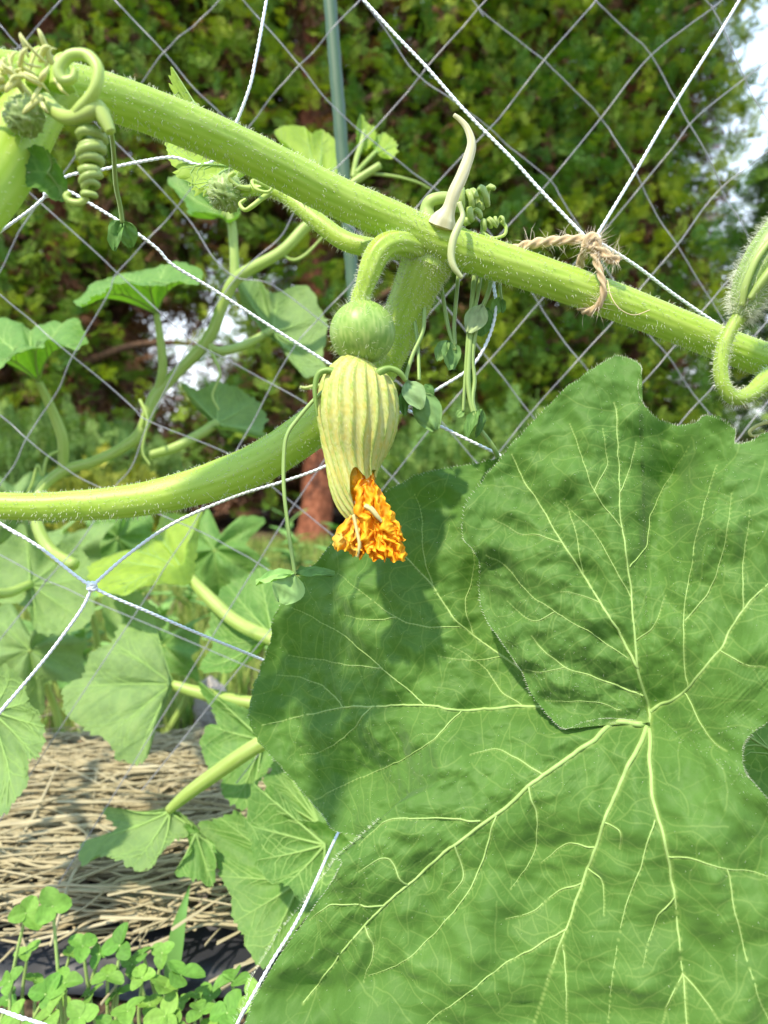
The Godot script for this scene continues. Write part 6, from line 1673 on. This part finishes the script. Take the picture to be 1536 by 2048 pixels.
	blade("leaf", t, Vector3(-0.01467, 0.49147, -0.53595), [Vector3(-0.01875, 0.49987, -0.53884), Vector3(-0.01724, 0.50921, -0.54485), Vector3(-0.01487, 0.51324, -0.54528), Vector3(-0.01115, 0.50753, -0.54468), Vector3(-0.00536, 0.5012, -0.53898), Vector3(-0.00666, 0.49275, -0.53508), Vector3(-0.01094, 0.48606, -0.53237), Vector3(-0.01658, 0.4854, -0.5323)], [1, 3], M.young_leaf, 0.3, 0.2, 48, 0.001, 0.0006)
	stalk_of(t, "tendril", [Vector4(-0.02113, 0.46560, -0.52016, 0.00098), Vector4(-0.00914, 0.46692, -0.52231, 0.00098), Vector4(0.00722, 0.46628, -0.52526, 0.00098), Vector4(0.02221, 0.46397, -0.53004, 0.00083), Vector4(0.03080, 0.46125, -0.53478, 0.00067)])
	stalk_of(t, "tendril", [Vector4(-0.06761, 0.41550, -0.51489, 0.00098), Vector4(-0.05948, 0.41065, -0.51438, 0.00098), Vector4(-0.05135, 0.41388, -0.51472, 0.00098), Vector4(-0.04160, 0.42358, -0.51574, 0.00081), Vector4(-0.03900, 0.42681, -0.51608, 0.00065)])
	stalk_of(t, "tendril", [Vector4(-0.16394, 0.30011, -0.52288, 0.00101), Vector4(-0.15847, 0.31065, -0.51393, 0.00099), Vector4(-0.16179, 0.32055, -0.51497, 0.00099), Vector4(-0.15528, 0.30729, -0.50855, 0.00082), Vector4(-0.15856, 0.28770, -0.50649, 0.00082), Vector4(-0.15363, 0.27790, -0.50546, 0.00066)])
	stalk_of(t, "tendril", [Vector4(-0.11818, 0.35737, -0.52387, 0.00100), Vector4(-0.11206, 0.34692, -0.51774, 0.00099), Vector4(-0.10874, 0.33703, -0.51670, 0.00083), Vector4(-0.11371, 0.32384, -0.51532, 0.00083), Vector4(-0.10940, 0.31395, -0.51428, 0.00066)])
	stalk_of(t, "tendril", [Vector4(-0.21694, 0.28745, -0.51652, 0.00100), Vector4(-0.22312, 0.28263, -0.51098, 0.00099), Vector4(-0.22643, 0.27109, -0.50977, 0.00099), Vector4(-0.22885, 0.27777, -0.50846, 0.00083), Vector4(-0.23215, 0.26628, -0.50725, 0.00083), Vector4(-0.23545, 0.25971, -0.50656, 0.00066)])


func low_leaves() -> void:
	var t := thing("pumpkin_plant", "low pumpkin plant with pale drooping leaves above the straw", "pumpkin plant", Vector3(-0.0622, 0.1401, -0.44573))
	stalk_of(t, "petiole", [Vector4(-0.12774, 0.20765, -0.49305, 0.00293), Vector4(-0.11403, 0.19683, -0.48186, 0.00414), Vector4(-0.09202, 0.18340, -0.46536, 0.00432), Vector4(-0.06668, 0.17638, -0.44954, 0.00449), Vector4(-0.03744, 0.16976, -0.43879, 0.00439)])
	stalk_of(t, "petiole", [Vector4(-0.12893, 0.14574, -0.45638, 0.00306), Vector4(-0.10821, 0.14197, -0.45095, 0.00393), Vector4(-0.07927, 0.14037, -0.44073, 0.00385), Vector4(-0.04329, 0.13776, -0.43543, 0.00410)])
	stalk_of(t, "petiole", [Vector4(-0.12020, 0.08937, -0.41023, 0.00252), Vector4(-0.10858, 0.10061, -0.40638, 0.00359), Vector4(-0.09184, 0.11470, -0.40083, 0.00408), Vector4(-0.07143, 0.13097, -0.39449, 0.00426), Vector4(-0.05011, 0.14290, -0.39575, 0.00426)])
	blade("leaf", t, Vector3(-0.12871, 0.20701, -0.49298), [Vector3(-0.18411, 0.19746, -0.48192), Vector3(-0.16952, 0.19937, -0.46704), Vector3(-0.15607, 0.20025, -0.46009), Vector3(-0.15001, 0.20803, -0.46292), Vector3(-0.14049, 0.20859, -0.46801), Vector3(-0.12706, 0.20603, -0.4778), Vector3(-0.12286, 0.21024, -0.49332), Vector3(-0.12521, 0.22453, -0.5099), Vector3(-0.12506, 0.24529, -0.52717), Vector3(-0.13971, 0.24146, -0.53682), Vector3(-0.15588, 0.24251, -0.54699), Vector3(-0.16375, 0.22971, -0.54564), Vector3(-0.17018, 0.22402, -0.54504), Vector3(-0.18423, 0.21625, -0.5392), Vector3(-0.19412, 0.21353, -0.53389), Vector3(-0.20067, 0.20575, -0.51799)], [1, 3, 8, 11, 13, 15], M.young_leaf, 0.25, 0.12, 51)
	blade("leaf", t, Vector3(-0.06813, 0.17612, -0.45957), [Vector3(-0.10543, 0.1981, -0.48199), Vector3(-0.10271, 0.20216, -0.49247), Vector3(-0.09159, 0.2051, -0.49781), Vector3(-0.08288, 0.20943, -0.50329), Vector3(-0.07161, 0.20745, -0.50308), Vector3(-0.0546, 0.19731, -0.49196), Vector3(-0.05496, 0.18095, -0.4651), Vector3(-0.06519, 0.17489, -0.44938), Vector3(-0.07572, 0.17419, -0.44428), Vector3(-0.07957, 0.17179, -0.439), Vector3(-0.08823, 0.16085, -0.43283), Vector3(-0.0964, 0.15904, -0.43565), Vector3(-0.10813, 0.15895, -0.43966), Vector3(-0.10705, 0.1633, -0.44817), Vector3(-0.10541, 0.17217, -0.45915), Vector3(-0.10921, 0.18435, -0.47049)], [1, 3, 10, 12, 14], M.back_leaf, 0.18, 0.10, 52)
	blade("leaf", t, Vector3(-0.12893, 0.14574, -0.45638), [Vector3(-0.13667, 0.15487, -0.46739), Vector3(-0.14436, 0.16535, -0.47553), Vector3(-0.14898, 0.1817, -0.48529), Vector3(-0.15735, 0.17994, -0.4831), Vector3(-0.16818, 0.17782, -0.47986), Vector3(-0.17108, 0.16891, -0.47088), Vector3(-0.17672, 0.16548, -0.47052), Vector3(-0.18285, 0.16045, -0.46798), Vector3(-0.18627, 0.15054, -0.46291), Vector3(-0.19637, 0.14325, -0.45812), Vector3(-0.19376, 0.13475, -0.45019), Vector3(-0.18519, 0.12895, -0.44254), Vector3(-0.17336, 0.1233, -0.43592), Vector3(-0.16076, 0.12052, -0.4316), Vector3(-0.15407, 0.11279, -0.42576), Vector3(-0.14244, 0.11064, -0.42252), Vector3(-0.13672, 0.11292, -0.42276), Vector3(-0.13484, 0.12023, -0.43157), Vector3(-0.1331, 0.13007, -0.43965), Vector3(-0.13028, 0.13896, -0.45064)], [2, 5, 9, 13, 15, 17], M.pale_leaf, 0.16, 0.08, 53)
	blade("leaf", t, Vector3(-0.17847, 0.16031, -0.51824), [Vector3(-0.19798, 0.18525, -0.53091), Vector3(-0.18706, 0.18807, -0.53624), Vector3(-0.17466, 0.18666, -0.53609), Vector3(-0.15159, 0.1723, -0.5195), Vector3(-0.15289, 0.16502, -0.51371), Vector3(-0.16002, 0.15428, -0.50252), Vector3(-0.17844, 0.15428, -0.50252), Vector3(-0.19294, 0.16888, -0.51914)], [1, 3, 6], M.pale_leaf, 0.2, 0.1, 54)
	blade("leaf", t, Vector3(-0.0695, 0.12429, -0.42396), [Vector3(-0.10944, 0.15302, -0.44206), Vector3(-0.09637, 0.14493, -0.43819), Vector3(-0.0784, 0.13776, -0.43543), Vector3(-0.0667, 0.13194, -0.43481), Vector3(-0.05377, 0.12429, -0.42396), Vector3(-0.0556, 0.11632, -0.41507), Vector3(-0.06233, 0.113, -0.41271), Vector3(-0.06824, 0.10885, -0.40725), Vector3(-0.07262, 0.10051, -0.40135), Vector3(-0.07635, 0.09498, -0.39875), Vector3(-0.08218, 0.09617, -0.40089), Vector3(-0.0882, 0.09998, -0.40531), Vector3(-0.09224, 0.10744, -0.41213), Vector3(-0.1001, 0.11139, -0.41757), Vector3(-0.10574, 0.12207, -0.42573), Vector3(-0.10228, 0.12959, -0.43155), Vector3(-0.09807, 0.13057, -0.43367), Vector3(-0.10108, 0.13762, -0.43742), Vector3(-0.10648, 0.1439, -0.4411)], [0, 4, 8, 10, 13, 15], M.back_leaf, 0.15, 0.10, 55)
	var g := blade("leaf", t, Vector3(-0.11964, 0.08826, -0.41011), [Vector3(-0.16142, 0.08346, -0.42469), Vector3(-0.14673, 0.08419, -0.41974), Vector3(-0.12839, 0.08728, -0.41604), Vector3(-0.12075, 0.08951, -0.41226), Vector3(-0.11077, 0.08857, -0.40612), Vector3(-0.09993, 0.08232, -0.39943), Vector3(-0.10353, 0.08147, -0.39733), Vector3(-0.11385, 0.07848, -0.39601), Vector3(-0.11972, 0.07315, -0.39043), Vector3(-0.12359, 0.06902, -0.38597), Vector3(-0.13486, 0.06868, -0.38795), Vector3(-0.14603, 0.07068, -0.39419), Vector3(-0.15617, 0.06956, -0.39809), Vector3(-0.16518, 0.06494, -0.39761), Vector3(-0.16911, 0.07074, -0.40827), Vector3(-0.16025, 0.07282, -0.41251), Vector3(-0.15226, 0.07492, -0.41575), Vector3(-0.15983, 0.07813, -0.42212)], [1, 5, 8, 10, 14, 16], M.pale_leaf, 0.12, 0.10, 56)
	g.set_meta("label", "pale notched leaf drooping over the straw")
	blade("leaf", t, Vector3(-0.10143, 0.08384, -0.39457), [Vector3(-0.10921, 0.08612, -0.39983), Vector3(-0.10434, 0.08714, -0.39793), Vector3(-0.09816, 0.08332, -0.39552), Vector3(-0.09106, 0.07954, -0.3911), Vector3(-0.08911, 0.07113, -0.38619), Vector3(-0.09004, 0.06182, -0.3822), Vector3(-0.09486, 0.0654, -0.37956), Vector3(-0.10139, 0.06748, -0.37978), Vector3(-0.1095, 0.06925, -0.38097), Vector3(-0.10715, 0.07357, -0.38444), Vector3(-0.10234, 0.07796, -0.38892)], [3, 5, 8], M.back_leaf, 0.3, 0.15, 57)
	blade("leaf", t, Vector3(-0.03328, 0.09631, -0.38079), [Vector3(-0.05897, 0.12305, -0.40372), Vector3(-0.05163, 0.12227, -0.40162), Vector3(-0.04446, 0.1115, -0.39446), Vector3(-0.03238, 0.10947, -0.38721), Vector3(-0.01768, 0.10406, -0.38161), Vector3(-0.01233, 0.09119, -0.37523), Vector3(-0.02773, 0.08864, -0.37496), Vector3(-0.03295, 0.08759, -0.37586), Vector3(-0.04368, 0.0932, -0.38047), Vector3(-0.05278, 0.1006, -0.38728), Vector3(-0.05943, 0.10659, -0.39193), Vector3(-0.06529, 0.11281, -0.39761), Vector3(-0.06168, 0.11687, -0.40105)], [0, 2, 8, 10, 12], M.back_leaf, 0.15, 0.10, 58)
	blade("leaf", t, Vector3(-0.02953, 0.09399, -0.36547), [Vector3(-0.06917, 0.11829, -0.3831), Vector3(-0.06449, 0.11389, -0.38264), Vector3(-0.05798, 0.11751, -0.38302), Vector3(-0.0556, 0.10602, -0.37779), Vector3(-0.04281, 0.10291, -0.37344), Vector3(-0.02724, 0.10242, -0.36937), Vector3(-0.0168, 0.09666, -0.36072), Vector3(-0.01886, 0.08411, -0.35136), Vector3(-0.03079, 0.0757, -0.34846), Vector3(-0.038, 0.07427, -0.34831), Vector3(-0.04791, 0.07936, -0.35488), Vector3(-0.05509, 0.07848, -0.35881), Vector3(-0.06424, 0.08547, -0.36558), Vector3(-0.06778, 0.09987, -0.37313), Vector3(-0.07087, 0.10141, -0.3763)], [0, 3, 8, 10, 12, 13], M.leaf, 0.15, 0.10, 59)
	blade("leaf", t, Vector3(-0.04368, 0.06786, -0.3778), [Vector3(-0.10426, 0.08103, -0.40935), Vector3(-0.09126, 0.08592, -0.40786), Vector3(-0.07901, 0.09017, -0.40529), Vector3(-0.07095, 0.07794, -0.39395), Vector3(-0.05476, 0.07543, -0.38363), Vector3(-0.02808, 0.07045, -0.37808), Vector3(-0.02738, 0.06358, -0.3673), Vector3(-0.04205, 0.05416, -0.36128), Vector3(-0.05509, 0.04016, -0.35478), Vector3(-0.06225, 0.03721, -0.35447), Vector3(-0.07012, 0.04422, -0.36325), Vector3(-0.07652, 0.04982, -0.37088), Vector3(-0.0824, 0.0592, -0.38192), Vector3(-0.08742, 0.06418, -0.38747), Vector3(-0.09392, 0.072, -0.39835)], [1, 2, 7, 9, 11, 13], M.back_leaf, 0.12, 0.08, 60)
	stalk_of(t, "petiole", [Vector4(-0.03245, 0.09131, -0.37021, 0.00203), Vector4(-0.01812, 0.09386, -0.39059, 0.00320), Vector4(-0.00224, 0.10605, -0.41198, 0.00391)])
	stalk_of(t, "main_stem", [Vector4(-0.03744, 0.16976, -0.43879, 0.00468), Vector4(-0.01945, 0.14705, -0.42635, 0.00486), Vector4(-0.00224, 0.10605, -0.41198, 0.00503), Vector4(0.00328, 0.07255, -0.39841, 0.00491), Vector4(-0.00746, 0.01170, -0.38196, 0.00480), Vector4(-0.01279, -0.02806, -0.37778, 0.00480)])
	var u := thing("pumpkin_plant", "pumpkin plant at the side with broad grey green leaves", "pumpkin plant", Vector3(-0.22606, 0.12685, -0.40411))
	blade("leaf", u, Vector3(-0.2049, 0.15578, -0.38705), [Vector3(-0.22068, 0.17736, -0.39937), Vector3(-0.21002, 0.17656, -0.39928), Vector3(-0.19786, 0.17506, -0.39712), Vector3(-0.18815, 0.16806, -0.39035), Vector3(-0.18421, 0.16165, -0.38565), Vector3(-0.17698, 0.15667, -0.38111), Vector3(-0.17214, 0.15056, -0.37644), Vector3(-0.17063, 0.14336, -0.37166), Vector3(-0.17324, 0.13772, -0.36906), Vector3(-0.17631, 0.13733, -0.36701), Vector3(-0.1752, 0.1295, -0.36216), Vector3(-0.17942, 0.12164, -0.35731), Vector3(-0.18472, 0.11493, -0.35259), Vector3(-0.20023, 0.11297, -0.35439), Vector3(-0.22259, 0.13922, -0.37525)], [2, 4, 6, 8, 11, 13], M.pale_leaf, 0.15, 0.12, 61)
	blade("leaf", u, Vector3(-0.25773, 0.18933, -0.55145), [Vector3(-0.29568, 0.20873, -0.56355), Vector3(-0.28146, 0.22094, -0.56986), Vector3(-0.27259, 0.23112, -0.57596), Vector3(-0.26122, 0.21426, -0.56413), Vector3(-0.24969, 0.21462, -0.56919), Vector3(-0.23408, 0.21641, -0.5724), Vector3(-0.21935, 0.20578, -0.56324), Vector3(-0.21259, 0.19404, -0.55195), Vector3(-0.20773, 0.17993, -0.54041), Vector3(-0.20816, 0.1664, -0.52893), Vector3(-0.22884, 0.1583, -0.52305), Vector3(-0.24205, 0.16176, -0.52342), Vector3(-0.25296, 0.17574, -0.53494), Vector3(-0.26743, 0.17815, -0.54022), Vector3(-0.2879, 0.17955, -0.5454)], [2, 5, 7, 9, 11, 13], M.pale_leaf, 0.18, 0.12, 62)
	stalk_of(u, "petiole", [Vector4(-0.25773, 0.18933, -0.55145, 0.00291), Vector4(-0.26257, 0.18735, -0.53113, 0.00351), Vector4(-0.26975, 0.18984, -0.51129, 0.00372), Vector4(-0.27562, 0.18761, -0.49094, 0.00390)])
	stalk_of(u, "petiole", [Vector4(-0.20490, 0.15578, -0.38705, 0.00234), Vector4(-0.22879, 0.15400, -0.40697, 0.00328), Vector4(-0.25684, 0.16394, -0.43818, 0.00351)])
	for q in [[Vector3(-0.28202, 0.18672, -0.67184), 0.055, -0.5, 0.3, 71], [Vector3(-0.25639, 0.19825, -0.73338), 0.050, 0.4, 0.2, 72], [Vector3(-0.27614, 0.13022, -0.58546), 0.048, 0.2, 0.5, 73], [Vector3(-0.16699, 0.18322, -0.75191), 0.052, -0.3, 0.4, 74], [Vector3(-0.38379, 0.22362, -0.79638), 0.050, 0.6, 0.1, 75], [Vector3(-0.19931, 0.10645, -0.68351), 0.045, -0.6, 0.6, 76]]:
		loose_leaf(u, q[0], q[1], q[2], q[3], q[4])
	stalk_of(u, "main_stem", [Vector4(-0.27562, 0.18761, -0.49094, 0.00455), Vector4(-0.25684, 0.16394, -0.43818, 0.00439), Vector4(-0.25064, 0.09970, -0.40126, 0.00410), Vector4(-0.25337, 0.01824, -0.39270, 0.00410), Vector4(-0.25064, -0.04964, -0.38556, 0.00410)])


func loose_leaf(parent: Node3D, at: Vector3, size: float, turn: float, lean: float, seed_value: int) -> void:
	# a lobed leaf drooping from a stalk that rises out of the ground
	var face := Vector3(sin(turn), lean, cos(turn)).normalized()
	var side := Vector3.UP.cross(face).normalized()
	var up := face.cross(side).normalized()
	var edge := []
	for k in 20:
		var th := PI * 0.5 + TAU * (k + 0.5) / 20.0
		var r := size * (0.86 + 0.16 * cos(5.0 * (th - PI * 0.5) + PI)) * (0.55 if k == 0 or k == 19 else 1.0) * (0.92 + 0.16 * sin(seed_value * 1.7 + k * 2.3))
		edge.append(at + side * (cos(th) * r) + up * (sin(th) * r) - face * (0.35 * r * r / size) + face * (0.12 * size * sin(k * 1.9 + seed_value)))
	blade("leaf", parent, at, edge, [2, 6, 10, 13, 17], M.pale_leaf if seed_value % 2 else M.back_leaf, 0.15, 0.16, seed_value)
	var foot := Vector3(at.x + 0.03 * sin(turn), 0.0, at.z - 0.05)
	var mid := at.lerp(foot, 0.4) - face * 0.03
	stalk_of(parent, "petiole", [Vector4(at.x, at.y, at.z, 0.0022), Vector4(mid.x, mid.y, mid.z, 0.0032), Vector4(foot.x, foot.y, foot.z, 0.004)])


# ---------------------------------------------------------------- clover patch

func clover_patch() -> void:
	var heads := [
		[Vector3(-0.15794, 0.075, -0.34484), 1.10], [Vector3(-0.17033, 0.072, -0.34401), 1.00], [Vector3(-0.14427, 0.055, -0.34432), 0.90], [Vector3(-0.12657, 0.055, -0.34504), 0.95], [Vector3(-0.11611, 0.05, -0.34557), 0.70], [Vector3(-0.10093, 0.045, -0.32964), 1.10], [Vector3(-0.09383, 0.05, -0.33121), 1.15], [Vector3(-0.14835, 0.045, -0.33287), 0.90], [Vector3(-0.13012, 0.045, -0.33716), 0.90], [Vector3(-0.15579, 0.042, -0.32935), 0.90], [Vector3(-0.06926, 0.05, -0.32731), 1.10], [Vector3(-0.1068, 0.05, -0.34664), 0.80], [Vector3(-0.11565, 0.04, -0.32137), 1.00], [Vector3(-0.13554, 0.04, -0.31751), 0.95], [Vector3(-0.14956, 0.04, -0.31899), 1.00], [Vector3(-0.17441, 0.045, -0.33385), 0.85], [Vector3(-0.11334, 0.045, -0.33616), 0.85], [Vector3(-0.06903, 0.045, -0.31431), 1.05], [Vector3(-0.09865, 0.038, -0.32084), 0.95], [Vector3(-0.17189, 0.05, -0.34664), 0.70], [Vector3(-0.13654, 0.05, -0.34557), 0.70], [Vector3(-0.08296, 0.04, -0.32137), 0.90], [Vector3(-0.1265, 0.035, -0.33927), 0.80], [Vector3(-0.16769, 0.035, -0.32361), 0.90], [Vector3(-0.089, 0.035, -0.33829), 0.80], [Vector3(-0.05837, 0.05, -0.31701), 0.80], [Vector3(-0.13894, 0.035, -0.33764), 0.70], [Vector3(-0.10989, 0.032, -0.33502), 0.75], [Vector3(-0.15399, 0.045, -0.35248), 0.60], [Vector3(-0.1234, 0.04, -0.35213), 0.70], [Vector3(-0.16944, 0.035, -0.34763), 0.70], [Vector3(-0.0945, 0.035, -0.31772), 0.90], [Vector3(-0.12435, 0.035, -0.31685), 0.90], [Vector3(-0.07742, 0.035, -0.31628), 0.90], [Vector3(-0.15621, 0.035, -0.31343), 0.90], [Vector3(-0.05249, 0.05, -0.30111), 0.90], [Vector3(-0.1575, 0.025, -0.34705), 0.70], [Vector3(-0.0844, 0.028, -0.34656), 0.70], [Vector3(-0.09873, 0.025, -0.3454), 0.60], [Vector3(-0.17969, 0.03, -0.34074), 0.80],
	]
	var lookalike := "fresh green three leaved clover in the patch beside the mulch film"
	for k in heads.size():
		var at: Vector3 = heads[k][0]
		var size: float = float(heads[k][1]) * 0.0090
		var foot := Vector3(at.x + rng.randf_range(-0.012, 0.012), 0.0, at.z + rng.randf_range(-0.004, 0.012))
		var t := thing("clover", lookalike if k > 1 else ["tall clover with a bright folded leaflet standing above the patch", "tallest clover standing on a long stem above the patch"][1 - k], "clover", foot, "clovers in the patch")
		var s := Shape.new()
		var m := foot.lerp(at, 0.5) + Vector3(rng.randf_range(-0.005, 0.005), 0, 0)
		tube(s, [Vector4(foot.x, foot.y - 0.004, foot.z, 0.0010), Vector4(m.x, m.y, m.z, 0.0009), Vector4(at.x, at.y, at.z, 0.0007)], 7, 6, Color(0.24, 0.38, 0.10), Color(0.36, 0.48, 0.16))
		build(s, "stem", M.stalk, t)
		var face := Vector3(rng.randf_range(-0.7, 0.7), 1.0, rng.randf_range(-0.2, 1.1)).normalized()
		var start := rng.randf() * TAU
		var ax := face.cross(Vector3(0.3, 0.2, 1)).normalized()
		var ay := face.cross(ax)
		var tone := Color(0.10, 0.25, 0.035).lerp(Color(0.20, 0.37, 0.06), rng.randf())
		for e in 3:
			var th := start + TAU * e / 3.0 + rng.randf_range(-0.15, 0.15)
			var dir := (ax * cos(th) + ay * sin(th) + face * rng.randf_range(-0.05, 0.35)).normalized()
			var ls := Shape.new()
			leaflet(ls, at, dir, face, size * rng.randf_range(0.85, 1.15), size * 0.47, rng.randf_range(0.05, 0.6), rng.randf_range(0.0, 0.3), tone * rng.randf_range(0.85, 1.1), 0.03)
			build(ls, "leaflet", M.wilted, t)
	# lone grass blade
	var t := thing("grass_blade", "single upright light green grass blade in front of the black film", "grass", Vector3(Vector3(-0.11181, 0.00838, -0.37155).x, 0, Vector3(-0.11181, 0.00838, -0.37155).z))
	var s := Shape.new()
	var pts := bend([Vector3(-0.10901, 0.01567, -0.36226), Vector3(-0.10779, 0.02942, -0.36572), Vector3(-0.10528, 0.04778, -0.37067), Vector3(-0.10089, 0.06579, -0.37759)], 8)
	var rows := []
	for i in pts.size():
		var f := float(i) / (pts.size() - 1)
		var wide := 0.0042 * sin(PI * (0.12 + 0.88 * f))
		var p: Vector3 = pts[i]
		rows.append([p + Vector3(-wide, 0, 0), p + Vector3(0, 0, -0.0012), p + Vector3(wide, 0, 0)])
	sheet(s, rows)
	build(s, "blade", M.clover, t)
	var ss := Shape.new()
	var low := Vector3(-0.10901, 0.01567, -0.36226)
	tube(ss, [Vector4(low.x, -0.004, low.z, 0.0012), Vector4(low.x, low.y, low.z, 0.0012)], 6, 3, Color(0.2, 0.34, 0.08), Color(0.25, 0.4, 0.1))
	build(ss, "sheath", M.stalk, t)
